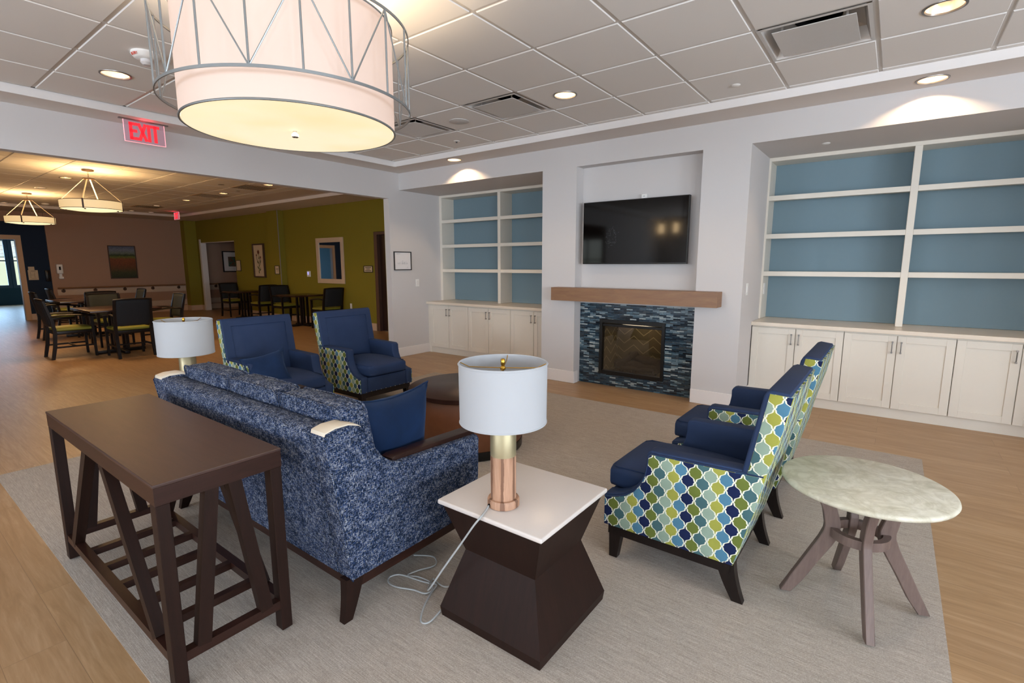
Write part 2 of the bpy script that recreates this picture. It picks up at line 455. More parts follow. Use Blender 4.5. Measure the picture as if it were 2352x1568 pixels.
def smoothpath(P, k=6, closed=False):
    P = [Vector(p) for p in P]; out = []; n = len(P)
    rng = range(n) if closed else range(n-1)
    for i in rng:
        p0 = P[(i-1) % n] if closed or i > 0 else P[0]; p1 = P[i]; p2 = P[(i+1) % n]
        p3 = P[(i+2) % n] if closed or i+2 < n else P[-1]
        for s in range(k):
            t = s/k
            out.append(.5*((2*p1)+(-p0+p2)*t+(2*p0-5*p1+4*p2-p3)*t*t+(-p0+3*p1-3*p2+p3)*t**3))
    if not closed: out.append(P[-1])
    return out
def bar(bm, a, b, w, h, up=(0, 0, 1)):
    """rectangular bar from a to b, w across, h along 'up'"""
    a = Vector(a); b = Vector(b); d = (b-a).normalized(); u = Vector(up); s = d.cross(u)
    if s.length < 1e-4: s = d.cross(Vector((1, 0, 0)))
    s.normalize(); u = s.cross(d).normalized()
    vs = [bm.verts.new(p+s*(i*w/2)+u*(j*h/2)) for p in (a, b) for i, j in ((-1, -1), (1, -1), (1, 1), (-1, 1))]
    fs = [bm.faces.new([vs[i] for i in q]) for q in ((0, 3, 2, 1), (4, 5, 6, 7), (0, 1, 5, 4), (1, 2, 6, 5), (2, 3, 7, 6), (3, 0, 4, 7))]
    bmesh.ops.recalc_face_normals(bm, faces=fs)
    return bm
def cushion(bm, x0, x1, y0, y1, z0, z1, crown=.02, bev=.02, nx=8, ny=8, side=0.006, taper=0):
    """soft box: crowned top, softly swollen sides"""
    b2 = NB(); box(b2, -1, 1, -1, 1, -1, 1)
    bmesh.ops.subdivide_edges(b2, edges=b2.edges[:], cuts=7, use_grid_fill=True)
    cx, cy, cz = (x0+x1)/2, (y0+y1)/2, (z0+z1)/2; hx, hy, hz = (x1-x0)/2, (y1-y0)/2, (z1-z0)/2
    mp = {}
    for v in b2.verts:
        x, y, z = v.co
        r = [x*hx, y*hy, z*hz]
        for i, h in enumerate((hx, hy, hz)):            # round the box by pulling towards an inner box
            pass
        inner = [max(-(h-bev), min(h-bev, q)) for q, h in zip(r, (hx, hy, hz))]
        d = Vector([q-i for q, i in zip(r, inner)])
        if d.length > 1e-9:
            m_ = max(abs(d.x), abs(d.y), abs(d.z)); d = d.normalized()*m_
        q = Vector(inner)+d
        q.z += crown*(1-x*x)*(1-y*y)*(1 if z > 0 else .2*-1 if z < 0 else 0)
        q.y += side*(1-x*x)*(1-z*z)*y
        q.x += side*(1-y*y)*(1-z*z)*x
        mp[v] = bm.verts.new((cx+q.x, cy+q.y, cz+q.z))
    for f in b2.faces: bm.faces.new([mp[v] for v in f.verts])
    b2.free()
    return bm
def rotate_bm(bm, ang, axis, c):
    bmesh.ops.rotate(bm, verts=bm.verts, cent=c, matrix=Matrix.Rotation(ang, 3, axis)); return bm
def dup(root, loc, rotz, label, group=None, cat=None):
    r = root.copy(); COL.objects.link(r); r.location = loc; r.rotation_euler = (0, 0, rotz)
    r['label'] = label
    if group: r['group'] = group
    for ch in list(root.children):
        c = ch.copy(); COL.objects.link(c); c.parent = r
        for g in list(ch.children):
            d = g.copy(); COL.objects.link(d); d.parent = c
    return r
def light(kind, loc, energy, color, parent=None, **k):
    l = bpy.data.lights.new('lamp_or_fill_light', kind); l.energy = energy; l.color = color
    for a, b in k.items(): setattr(l, a, b)
    o = bpy.data.objects.new('lamp_or_fill_light', l); COL.objects.link(o)
    off = ORG.get(parent.name, Vector((0, 0, 0))) if parent is not None else Vector((0, 0, 0))
    o.location = Vector(loc)-off
    if parent is not None: o.parent = parent
    return o
WARM = (1.0, .74, .46)

# ------------------------------------------------------------------ setting: floors
XL, XL2, YW, XR, YF = -6.09, -6.21, 5.25, 4.6, -5.2
XTR, YTF = 4.15, -4.75
ZC, ZS, ZH = 2.852, 2.788, 2.405
struct('floor', B(-26.2, 5.0, -5.6, 11.0, -.12, 0), FLOORM)
tag(obj('area_carpet', B(-4.82, .29, .48, 4.68, 0.0002, .0022), CARPM), 'large pale beige woven carpet inset under the lounge furniture', 'carpet')
# ---- ceilings: lay-in tiles with a recessed grid, round cut-outs where the downlights sit
def on_ceiling(px, py, z):
    d = cf+cr*((px-1176)/1155.0)-cu*((py-784)/1155.0)
    k_ = (z-1.44)/d.z
    return (d.x*k_, d.y*k_)
def holed(bm, x0, x1, y0, y1, cx, cy, r, z, mi=0):
    angs = sorted([i*2*PI/32 for i in range(32)]+[math.atan2(y-cy, x-cx) % (2*PI) for x in (x0, x1) for y in (y0, y1)])
    I, O = [], []
    for a in angs:
        c, s_ = math.cos(a), math.sin(a)
        k1 = ((x1-cx)/c if c > 0 else (x0-cx)/c) if abs(c) > 1e-9 else 1e9
        k2 = ((y1-cy)/s_ if s_ > 0 else (y0-cy)/s_) if abs(s_) > 1e-9 else 1e9
        k_ = min(k1, k2)
        I.append(bm.verts.new((cx+r*c, cy+r*s_, z))); O.append(bm.verts.new((cx+k_*c, cy+k_*s_, z)))
    n = len(angs)
    for i in range(n):
        j = (i+1) % n
        f = bm.faces.new((I[i], I[j], O[j], O[i])); f.material_index = mi
        if f.normal.z > 0: f.normal_flip()
def tile_ceiling(name, x0, x1, y0, y1, ox, oy, holes=(), cuts=(), s=.6096, g=.012, z=ZC):
    bm = NB()
    i0 = math.floor((x0-ox)/s); i1 = math.ceil((x1-ox)/s); j0 = math.floor((y0-oy)/s); j1 = math.ceil((y1-oy)/s)
    for i in range(i0, i1+1):
        a = min(max(ox+i*s, x0+g), x1-g); box(bm, a-g-.002, a+g+.002, y0, y1, z+.0065, z+.02, mi=1)
    for j in range(j0, j1+1):
        a = min(max(oy+j*s, y0+g), y1-g); box(bm, x0, x1, a-g-.002, a+g+.002, z+.007, z+.02, mi=1)
    left = list(cuts)
    for i in range(i0, i1):
        for j in range(j0, j1):
            if (i, j) in holes: continue
            a, b = max(x0, ox+i*s), min(x1, ox+(i+1)*s); c, d = max(y0, oy+j*s), min(y1, oy+(j+1)*s)
            if b-a < .04 or d-c < .04: continue
            P = [(a+g, c+g), (b-g, c+g), (b-g, d-g), (a+g, d-g)]; q = .004
            Q = [(a+g+q, c+g+q), (b-g-q, c+g+q), (b-g-q, d-g-q), (a+g+q, d-g-q)]
            V1 = [bm.verts.new((*p, z+.0072)) for p in P]; V2 = [bm.verts.new((*p, z)) for p in Q]
            for k in range(4): bm.faces.new((V1[k], V1[(k+1) % 4], V2[(k+1) % 4], V2[k]))
            hit = [t for t in left if a < t[0] < b and c < t[1] < d]
            if hit:
                cx, cy, r = hit[0]
                cx = min(max(cx, a+g+q+r+.01), b-g-q-r-.01); cy = min(max(cy, c+g+q+r+.01), d-g-q-r-.01)
                CUTPOS[hit[0]] = (cx, cy)
                holed(bm, Q[0][0], Q[2][0], Q[0][1], Q[2][1], cx, cy, r, z)
            else: bm.faces.new(V2[::-1])
    return struct(name, bm, [CEIL, GRID])
CUTPOS = {}
DLR = .093
LIVCUT = [(.091, 3.887, DLR), (-2.357, 3.878, DLR), (-4.811, 1.435, DLR)]
SOFCUT = [(-4.729, 5.023, DLR), (.097, 5.046, DLR)]
DPX = [((151.5, 408), 'downlight between the two ring pendants, nearer one'), ((93.5, 431), 'downlight between the two ring pendants, farther one'), ((9, 465), 'dining downlight at the left edge of the photo'),
       ((302, 484), 'dining downlight right of the large ring pendant'), ((360, 472.5), 'dining downlight above the far EXIT sign, left of a vent'), ((428.5, 459.5), 'dining downlight left of the square return vent'),
       ((513, 444), 'dining downlight in the middle of the dining ceiling'), ((617, 424.5), 'dining downlight beside the dark vent near the opening header')]
DINCUT = [(*on_ceiling(*p, ZC), DLR*.9) for p, _ in DPX]
OX, OY = -1.436, 2.957
XT, YT = -5.72, 4.87                      # tray edges
tile_ceiling('ceiling', XT, XTR, YTF, YT, OX, OY, holes={(1, 1), (-3, 1), (-5, 1)}, cuts=LIVCUT)
bm = NB()
box(bm, XL, XT-.0, YF, YW, ZS, ZS+.2); box(bm, XTR, XR, YF, YW, ZS, ZS+.2)
cur = XT
for cx, cy, r in SOFCUT:
    box(bm, cur, cx-.16, YT, YW, ZS, ZS+.2); holed(bm, cx-.16, cx+.16, YT, YW, cx, cy, r, ZS); cur = cx+.16
    box(bm, cx-.16, cx+.16, YT, YT+.004, ZS, ZS+.2)
box(bm, cur, XTR, YT, YW, ZS, ZS+.2); box(bm, XT, XTR, YF, YTF, ZS, ZS+.2)
struct('ceiling_soffit', bm, CEILP)
bm = NB()                                  # light trim around the tray
box(bm, XT, XTR, YT-.012, YT-.0005, ZS-.003, ZC+.004); box(bm, XT+.0005, XT+.012, YTF, YT-.013, ZS-.003, ZC+.004)
struct('trim_1', bm, TRIMW)
# roof slab so no sky leaks in
struct('ceiling_slab', B(-26.3, 5.1, -5.7, 11.1, 3.06, 3.2), CEILP)

# ------------------------------------------------------------------ setting: walls of the lounge
# fireplace wall with two bookcase recesses and the television recess
LN0, LN1, RN0, RN1 = XL, -3.49, -1.162, 1.36
TV0, TV1 = -3.02, -1.605
ZN = 2.545
bm = NB()
box(bm, XL-.12, LN1, YW, YW+.12, ZN, 3.06)                    # header over left recess
box(bm, LN1, TV0, YW, 6.5, 0, 3.06)                           # pier
box(bm, TV0, TV1, YW, 6.5, ZN, 3.06)
box(bm, TV0, TV1, YW+.15, 6.5, .98, ZN)                       # back of television recess
box(bm, TV1, RN0, YW, 6.5, 0, 3.06)
box(bm, RN0, RN1, YW, YW+.12, ZN, 3.06)
box(bm, RN1, XR+.1, YW, 6.5, 0, 3.06)
box(bm, LN0, LN1, YW+.12, 6.5, ZN, ZN+.1); box(bm, RN0, RN1, YW+.12, 6.5, ZN, ZN+.1)
box(bm, LN0, LN1, 6.46, 6.5, 0, ZN); box(bm, RN0, RN1, 6.46, 6.5, 0, ZN)
struct('wall_back', bm, WALL)
# masonry below mantel, with hole for the firebox
FB0, FB1, FBZ0, FBZ1 = -2.745, -1.953, .14, .80
bm = NB()
y0 = YW+.16
box(bm, TV0, FB0, y0, 6.5, 0, .98); box(bm, FB1, TV1, y0, 6.5, 0, .98); box(bm, FB0, FB1, y0, 6.5, 0, FBZ0); box(bm, FB0, FB1, y0, 6.5, FBZ1, .98)
box(bm, FB0, FB1, 6.0, 6.5, FBZ0, FBZ1)
struct('wall_chimney', bm, WALL)
# left wall with the wide opening to the dining room
OY1 = 5.045; OY0 = -1.6
bm = NB()
box(bm, XL2, XL, OY1, 6.5, 0, 3.06); box(bm, XL2, XL, OY0, OY1, ZH, 3.06); box(bm, XL2, XL, YF, OY0, 0, 3.06)
struct('wall_left', bm, WALL)
# right wall and front wall (behind the camera) with windows
def wall_with_windows(name, axis, pos, t, a0, a1, wins, z1=3.06, m=WALL):
    bm = NB(); cur = a0
    def bx(p, q, zz0, zz1):
        if axis == 0: box(bm, min(pos, pos+t), max(pos, pos+t), p, q, zz0, zz1)
        else: box(bm, p, q, min(pos, pos+t), max(pos, pos+t), zz0, zz1)
    for w0, w1, s0, s1 in sorted(wins):
        bx(cur, w0, 0, z1); bx(w0, w1, 0, s0); bx(w0, w1, s1, z1); cur = w1
    bx(cur, a1, 0, z1)
    return struct(name, bm, m)
wr = [(-4.4, -2.6, .7, 2.3), (-1.8, 0, .7, 2.3), (.8, 2.6, .7, 2.3)]
wf = [(-5.0, -3.2, .7, 2.3), (-2.4, -.6, .7, 2.3), (.2, 2.0, .7, 2.3)]
wall_with_windows('wall_right', 0, XR, .12, YF, YW, wr)
wall_with_windows('wall_front', 1, YF, -.12, -6.21, XR+.12, wf)
k = 0
def window(n, axis, pos, w0, w1, s0, s1, inward, m=TRIMW):
    bm = NB()
    def bx(p, q, z0, z1, d0=-.05, d1=.02):
        a, b = sorted((pos+d0*-inward, pos+d1*inward)) if False else sorted((pos-inward*.06, pos+inward*.012))
        if axis == 0: box(bm, a, b, p, q, z0, z1)
        else: box(bm, p, q, a, b, z0, z1)
    bx(w0-.07, w0+.03, s0-.07, s1+.07); bx(w1-.03, w1+.07, s0-.07, s1+.07); bx(w0+.03, w1-.03, s1-.03, s1+.07); bx(w0+.03, w1-.03, s0-.07, s0+.03)
    mid = (w0+w1)/2; bx(mid-.025, mid+.025, s0+.03, s1-.03); zz = s0+(s1-s0)*.55
    bx(w0+.03, mid-.025, zz-.02, zz+.02); bx(mid+.025, w1-.03, zz-.02, zz+.02)
    w = struct('window_%d' % n, bm, m)
    return w
for n, w in enumerate(wr): window(n+1, 0, XR, *w, -1)
for n, w in enumerate(wf): window(n+4, 1, YF, *w, 1)

def baseboard(name, segs, h=.145, t=.014, m=TRIMW):
    """segs: list of ((x0,y0),(x1,y1),(nx,ny)) with the outward normal of the wall face"""
    bm = NB()
    for (a, b, c, d), (nx, ny) in segs:
        if ny: box(bm, min(a, c), max(a, c), min(b, b+ny*t), max(b, b+ny*t), .0005, h, bev=.003, seg=1)
        else: box(bm, min(a, a+nx*t), max(a, a+nx*t), min(b, d), max(b, d), .0005, h, bev=.003, seg=1)
    return struct(name, bm, m)
baseboard('baseboard_back', [((LN1-.0, YW, TV0+.014, YW), (0, -1)), ((TV1, YW, RN0+.014, YW), (0, -1)), ((TV0, YW, TV0, YW+.085), (1, 0)), ((RN0, YW, RN0, 5.80), (1, 0)), ((RN1, YW, XR, YW), (0, -1))])
baseboard('baseboard_left', [((XL, OY1-.014, XL, 5.79), (1, 0)), ((XL2, OY1, XL, OY1), (0, -1))])

# ------------------------------------------------------------------ setting: dining room
YG = 6.95; XB = -18.0
tile_ceiling('ceiling_dining', -16.6, XL2, -4.6, 5.45, -10.04, 2.14, cuts=DINCUT, g=.006)
bm = NB()
box(bm, -16.6, XL2, 5.45, 6.10, ZC, ZC+.1)
box(bm, -18.1, XL2, 6.10, 7.1, ZS, ZS+.2); box(bm, -18.1, -16.6, -5.3, 6.10, ZS, ZS+.2); box(bm, -16.6, XL2, -5.3, -4.6, ZS, ZS+.2)
struct('ceiling_soffit_dining', bm, CEILP)
struct('trim_2', B(-16.6, XL2, 6.085, 6.0995, ZS-.003, ZC-.002), TRIMW)
P0, P1, PZ = -17.45, -15.24, 2.115      # passage in the green wall
D0, D1 = -8.93, -7.9                    # doorway near the corner
bm = NB()
box(bm, -18.15, P0, YG, YG+.14, 0, 3.06); box(bm, P0, P1, YG, YG+.14, PZ, 3.06); box(bm, P1, D0, YG, YG+.14, 0, 3.06)
box(bm, D0, D1, YG, YG+.14, 2.125, 3.06); box(bm, D1, XL2, YG, YG+.14, 0, 3.06)
struct('wall_dining_back', bm, GREEN)
bm = NB(); box(bm, XL2-.006, XL2, OY1+.0, YG, 0, ZS-.001); struct('wall_dining_right', bm, GREEN)
bm = NB(); box(bm, -13.02, -12.50, 6.80, YG, 0, ZS-.001); box(bm, -18.0, -17.72, 6.62, YG, 0, ZS-.001)
struct('wall_pilasters', bm, GREEN)
struct('wall_dining_left', B(XB-.15, XB, 3.42, 10.9, 0, 3.06), BEIGE)
struct('wall_dining_header', B(XB-.15, XB-.04, -5.3, 3.42, 2.53, 3.06), BEIGE)
DW0, DW1 = 1.86, 2.84
bm = NB(); xa, xb = XB-.19, XB-.05
box(bm, xa, xb, -5.3, DW0, 0, 2.53); box(bm, xa, xb, DW0, DW1, 2.10, 2.53); box(bm, xa, xb, DW1, 3.42, 0, 2.53)
struct('wall_navy', bm, NAVYW)
PINE = flat('door_casing_tan', '#c3a07c', .5, var=.03)
bm = NB(); t = XB-.05
box(bm, t, t+.018, DW1-.005, DW1+.09, .0005, 2.19); box(bm, t, t+.018, DW0-.09, DW0+.005, .0005, 2.19); box(bm, t, t+.018, DW0+.005, DW1-.005, 2.095, 2.19)
box(bm, xa-.01, t, DW1-.02, DW1, .0005, 2.10); box(bm, xa-.01, t, DW0, DW0+.02, .0005, 2.10); box(bm, xa-.01, t, DW0+.02, DW1-.02, 2.08, 2.10)
struct('door_1', bm, PINE)
wall_with_windows('wall_dining_front', 1, YF, -.12, -18.2, -6.21, [(-9.5, -7.7, .7, 2.3)], m=BEIGE)
window(7, 1, YF, -9.5, -7.7, .7, 2.3, 1)
# blue room beyond the doorway
bm = NB()
box(bm, -25.62, -25.5, .2, 2.3, 0, 3.06) if False else None
struct('wall_blue_room_side', (lambda q: (box(q, -25.6, XB-.19, 5.3, 5.42, 0, 3.06), box(q, -25.6, XB-.19, -.5, -.38, 0, 3.06), q)[2])(NB()), TEALW)
wall_with_windows('wall_blue_room', 0, -25.5, -.12, -.5, 5.42, [(.55, 2.0, .68, 2.32), (2.2, 3.68, .68, 2.32), (3.84, 5.2, .68, 2.32)], m=TEALW)
STL = flat('window_frame_slate', '#4c6575', .5)
def far_window(n, w0, w1):
    w = window(n, 0, -25.5, w0, w1, .68, 2.32, 1, STL)
    bm = NB(); z = 2.29
    while z > 1.73:
        bar(bm, (-25.47, w0+.04, z), (-25.47, w1-.04, z), .03, .003, (.35, 0, 1)); z -= .034
    box(bm, -25.5, -25.44, w0+.04, w1-.04, 1.70, 1.725); box(bm, -25.47, -25.44, w0+.02, w1-.02, 2.28, 2.33)
    obj('window_blind', bm, flat('blind_slat_%d' % n, '#8fa3ad', .5), w)
    obj('window_pane', B(-25.54, -25.535, w0+.03, w1-.03, .71, 2.29), GLASS, w)
far_window(8, .55, 2.0); far_window(9, 2.2, 3.68); far_window(10, 3.84, 5.2)
# corridor behind the passage
struct('wall_corridor', (lambda q: (box(q, XB, -14.2, 10.6, 10.72, 0, 3.06), box(q, -14.32, -14.2, YG+.14, 10.6, 0, 3.06), q)[2])(NB()), BEIGE)
struct('ceiling_corridor', B(XB, -14.2, YG+.14, 10.6, 2.60, 2.66), CEILP)
bm = NB(); box(bm, P0-.10, P0, YG-.016, YG-.0005, .0005, PZ+.1) ; box(bm, P0, P0+.016, YG, YG+.14, .0005, PZ)
box(bm, P0+.016, P1, YG, YG+.14, PZ-.016, PZ-.001); struct('trim_3', bm, TRIMW)
struct('trim_4', B(-12.512, -12.495, 6.792, 6.808, .16, ZS-.002), flat('corner_guard_grey', '#8d8680', .5))
# dark doorway by the corner
bm = NB(); box(bm, D0-.0, D0+.10, YG+.002, YG+.139, .0005, 2.12); box(bm, D0+.10, D1, YG+.002, YG+.139, 2.06, 2.12); box(bm, D1-.10, D1, YG+.002, YG+.139, .0005, 2.06)
struct('door_2', bm, flat('door_frame_brown', '#5d4337', .5))
obj('door_leaf', B(D0+.10, D1-.10, YG+.08, YG+.12, .005, 2.06), flat('door_leaf_dark', '#2a1712', .4), bpy.data.objects['door_2'])
baseboard('baseboard_dining', [((-17.72, YG, P0-.10, YG), (0, -1)), ((P1, YG, -13.02, YG), (0, -1)), ((-12.5, YG, D0, YG), (0, -1)), ((XB, 3.42, XB, 6.606), (1, 0)), ((XB, 6.62, -17.706, 6.62), (0, -1)), ((-17.72, 6.62, -17.72, YG-.014), (1, 0)),
    ((-13.02, 6.80, -12.486, 6.80), (0, -1)), ((-12.5, 6.80, -12.5, YG-.014), (1, 0)), ((XB, YG+.14, XB, 10.6), (1, 0)), ((XB-.05, DW1+.09, XB-.05, 3.406), (1, 0)), ((XB-.05, 3.42, XB, 3.42), (0, -1)), ((XB-.05, -5.2, XB-.05, DW0-.09), (1, 0))], h=.16, m=flat('baseboard_tan', '#cdb39a', .5))
bm = NB()
for a, b in ((3.5, 6.6), (7.1, 10.5)):
    box(bm, XB, XB+.016, a, b, .62, .775)
    box(bm, XB, XB+.010, a, b, .19, .35)
struct('trim_5', bm, flat('wall_guard_cream', '#c9b6a2', .5))
def handrail(y0, y1, brs, label):
    t = thing('handrail', label, 'handrail', (XB+.07, (y0+y1)/2, .78), 'wooden handrails on the corridor side wall')
    obj('rail', tube(NB(), [(XB+.075, y0, .815), (XB+.075, y1, .815)], .02, 12), RAILW, t, 40)
    for y in brs:
        b = NB(); tube(b, [(XB+.0165, y, .735), (XB+.05, y, .735), (XB+.075, y, .79)], .011, 8)
        tube(b, [(XB+.0162, y, .735), (XB+.03, y, .735)], .045, 16)
        obj('bracket', b, FRAMEM, t, 40)
    return t
handrail(3.5, 6.58, (3.62, 4.31, 5.0, 5.7, 6.4), 'long wooden handrail on round brackets along the beige dining wall')
handrail(7.25, 10.4, (7.5, 8.4, 9.4), 'wooden handrail seen through the passage in the green wall')

# ------------------------------------------------------------------ built-in bookcases and cabinets
YS, YBK = 6.09, 6.365
def bookcase(name, label, xs, z0=.84, z1=2.575):
    """xs: left outer, then centres handled as list of (bay left, bay right)"""
    xl = xs[0][0]-.05; xr = xs[-1][1]+.05
    t = thing(name, label, 'bookcase', ((xl+xr)/2, YS, z0), 'built-in bookcases beside the fireplace')
    bm = NB()
    box(bm, xl, xs[0][0], YS, YBK+.02, z0, ZN, bev=.002, seg=1); box(bm, xs[-1][1], xr, YS, YBK+.02, z0, ZN, bev=.002, seg=1)
    box(bm, xs[0][0], xs[-1][1], YS, YBK+.02, 2.508, ZN, bev=.002, seg=1)
    obj('frame', bm, CABW, t)
    obj('back_panel', B(xl, xr, YBK+.02, YBK+.04, z0, ZN), BLUEP, t)
    for a, b in zip(xs, xs[1:]): obj('divider', B(a[1], b[0], YS-.001, YBK+.02, z0, 2.508, bev=.002, seg=1), CABW, t)
    for a, b in xs:
        for zt in (2.155, 1.757, 1.360):
            bm = NB(); box(bm, a+.0005, b-.0005, YS, YS+.02, zt-.05, zt, bev=.0015, seg=1)
            box(bm, a+.0005, b-.0005, YS+.02, YBK+.019, zt-.028, zt-.002)
            obj('shelf', bm, CABW, t)
    return t
bl = bookcase('bookcase', 'built-in white bookcase with blue back in the left alcove', [(-6.04, -4.862), (-4.808, -3.6)])
br_ = bookcase('bookcase', 'built-in white bookcase with blue back in the right alcove', [(-1.143, .05), (.107, 1.31)])
def cabinet(x0, w, label, side=0):
    t = thing('base_cabinet', label, 'cabinet', (x0+w, 5.9, 0), 'shaker base cabinets below the bookcases')
    yf = 5.765
    bm = NB(); box(bm, x0+.001, x0+2*w-.001, yf+.022, 6.44, .10, .799)
    obj('body', bm, CABW, t)
    for i in (0, 1):
        a = x0+i*w+.003; b = a+w-.006; s = .062
        bm = NB()
        box(bm, a, a+s, yf, yf+.02, .102, .785, bev=.0015, seg=1); box(bm, b-s, b, yf, yf+.02, .102, .785, bev=.0015, seg=1)
        box(bm, a+s, b-s, yf, yf+.02, .102, .102+s, bev=.0015, seg=1); box(bm, a+s, b-s, yf, yf+.02, .785-s, .785, bev=.0015, seg=1)
        box(bm, a+s, b-s, yf+.009, yf+.018, .102+s, .785-s)
        d = obj('door', bm, CABW, t)
        hx = (b-.03) if i == 0 else (a+.03)
        bm = NB(); tube(bm, [(hx, yf-.026, .625), (hx, yf-.026, .735)], .0045, 8)
        for zz in (.632, .728): tube(bm, [(hx, yf-.026, zz), (hx, yf, zz)], .0045, 8); box(bm, hx-.007, hx+.007, yf-.032, yf-.021, zz-.007, zz+.007)
        obj('handle', bm, NICKEL, d, 40)
    return t
wl_ = .411
for i, s in enumerate(('leftmost white two-door cabinet under the left bookcase', 'middle white two-door cabinet under the left bookcase', 'white two-door cabinet under the left bookcase next to the fireplace pier')):
    cabinet(-6.02+i*2*wl_, wl_, s)
for i, s in enumerate(('white two-door cabinet under the right bookcase next to the fireplace pier', 'middle white two-door cabinet under the right bookcase', 'rightmost white two-door cabinet under the right bookcase')):
    cabinet(-1.155+i*2*wl_, wl_, s)
for nm, a, b, lb in (('worktop', XL+.001, LN1-.001, 'long cream worktop over the left base cabinets'), ('worktop', RN0+.001, RN1-.001, 'long cream worktop over the right base cabinets')):
    recenter(tag(obj(nm, B(a, b, 5.742, 6.455, .80, .838, bev=.003), COUNT), lb, 'worktop', 'cream worktops'))
bm = NB(); box(bm, XL+.002, LN1-.002, 5.80, 5.815, .0005, .099); box(bm, RN0+.002, RN1-.002, 5.80, 5.815, .0005, .099)
box(bm, XL+.002, XL+.068, 5.787, 5.80, .0005, .799); box(bm, LN1-.06, LN1-.002, 5.787, 5.80, .10, .799); box(bm, RN1-.05, RN1-.002, 5.787, 5.80, .10, .799)
struct('trim_6', bm, CABW)

# ------------------------------------------------------------------ fireplace
t = thing('fireplace', 'electric fireplace insert in blue glass mosaic surround under wood mantel', 'fireplace', (-2.31, YW+.15, 0))
ys = YW+.145
bm = NB(); box(bm, TV0+.0005, FB0, ys, ys+.014, .001, .979); box(bm, FB1, TV1-.0005, ys, ys+.014, .001, .979); box(bm, FB0, FB1, ys, ys+.014, .001, FBZ0); box(bm, FB0, FB1, ys, ys+.014, FBZ1, .979)
obj('tile_surround', bm, MOS, t)
bm = NB(); f = .035
box(bm, FB0, FB0+f, ys-.022, ys+.05, FBZ0, FBZ1, bev=.003); box(bm, FB1-f, FB1, ys-.022, ys+.05, FBZ0, FBZ1, bev=.003)
box(bm, FB0+f, FB1-f, ys-.022, ys+.05, FBZ0, FBZ0+.045, bev=.003); box(bm, FB0+f, FB1-f, ys-.022, ys+.05, FBZ1-.045, FBZ1, bev=.003)
box(bm, FB0+f, FB1-f, ys-.006, ys+.05, FBZ1-.085, FBZ1-.055, bev=.003)
fr = obj('firebox_frame', bm, BLACKM, t)
obj('firebox_glass', B(FB0+f, FB1-f, ys+.005, ys+.009, FBZ0+.045, FBZ1-.085), FIREG, fr)
bm = NB(); a, b = FB0+.02, FB1-.02
box(bm, a, b, ys+.43, ys+.45, FBZ0, FBZ1); box(bm, a, a+.015, ys+.05, ys+.43, FBZ0, FBZ1); box(bm, b-.015, b, ys+.05, ys+.43, FBZ0, FBZ1); box(bm, a+.015, b-.015, ys+.05, ys+.43, FBZ0, FBZ0+.03)
obj('firebox_liner', bm, BRICKL, t)
def log(p, q, r):
    P = [Vector(p).lerp(Vector(q), s/7)+Vector((0, random.uniform(-.01, .01), random.uniform(-.01, .012))) for s in range(8)]
    obj('log', tube(NB(), P, [r*random.uniform(.8, 1.15) for _ in P], 9), LOGM, t, 60)
z = FBZ0
log((-2.62, ys+.20, z+.11), (-2.08, ys+.18, z+.10), .055); log((-2.56, ys+.13, z+.10), (-2.36, ys+.24, z+.24), .048)
log((-2.46, ys+.26, z+.20), (-2.07, ys+.14, z+.17), .050); log((-2.5, ys+.1, z+.07), (-2.12, ys+.11, z+.07), .028)
bm = NB()
for i in range(60): 
    x = random.uniform(-2.62, -2.08); y = ys+random.uniform(.07, .2); r = random.uniform(.008, .016); lathe(bm, [(0, z+.03), (r, z+.035), (r*.7, z+.03+r), (0, z+.03+r*1.2)], (x, y), 6)
obj('ember_bed', bm, LOGM, t)['kind'] = 'stuff'
light('AREA', (-2.35, ys+.2, FBZ1-.03), 1.5, (1, .8, .55), t, size=.3)  # added fill light to brighten liner and logs, not a fitting of the fireplace
recenter(tag(obj('mantel_shelf', B(-3.25, -1.345, YW-.165, YW+.02, 1.016, 1.168, bev=.003), MANT), 'thick brown wood mantel shelf above the tiled fireplace', 'mantel'))
# the mantel runs back into the recess
# television
t = thing('television', 'wall mounted black flat television in the recess above the mantel', 'television', (-2.325, YW+.06, 1.44))
TX0, TX1, TZ0, TZ1 = -2.94, -1.723, 1.44, 2.137
ty = YW+.03
obj('housing', B(TX0, TX1, ty+.004, ty+.05, TZ0, TZ1, bev=.004), BLACKM, t)
obj('screen', B(TX0+.008, TX1-.008, ty, ty+.004, TZ0+.014, TZ1-.008), SCREEN, t)
obj('wall_mount', B(-2.5, -2.15, ty+.05, YW+.15, 1.6, 1.95), BLACKM, t)
bm = NB()
for i in range(90):
    a = random.uniform(0, 2*PI); r = random.gauss(.075, .018); x = -2.58+r*.75*math.cos(a); z = 1.735+r*math.sin(a); q = random.uniform(.0008, .002)
    box(bm, x-q, x+q, ty-.0007, ty, z-q, z+q)
obj('dust_specks', bm, flat('dust_grey', '#5a5f66', .8), t)
t = thing('wall_sensor', 'small white sensor box just above the television', 'sensor', (-2.24, YW+.14, 2.13))
bm = B(-2.275, -2.215, YW+.115, YW+.1495, 2.125, 2.19, bev=.004); obj('body', bm, WHITEP, t)
obj('lens', B(-2.255, -2.235, YW+.1135, YW+.115, 2.165, 2.172), GREYL, t)
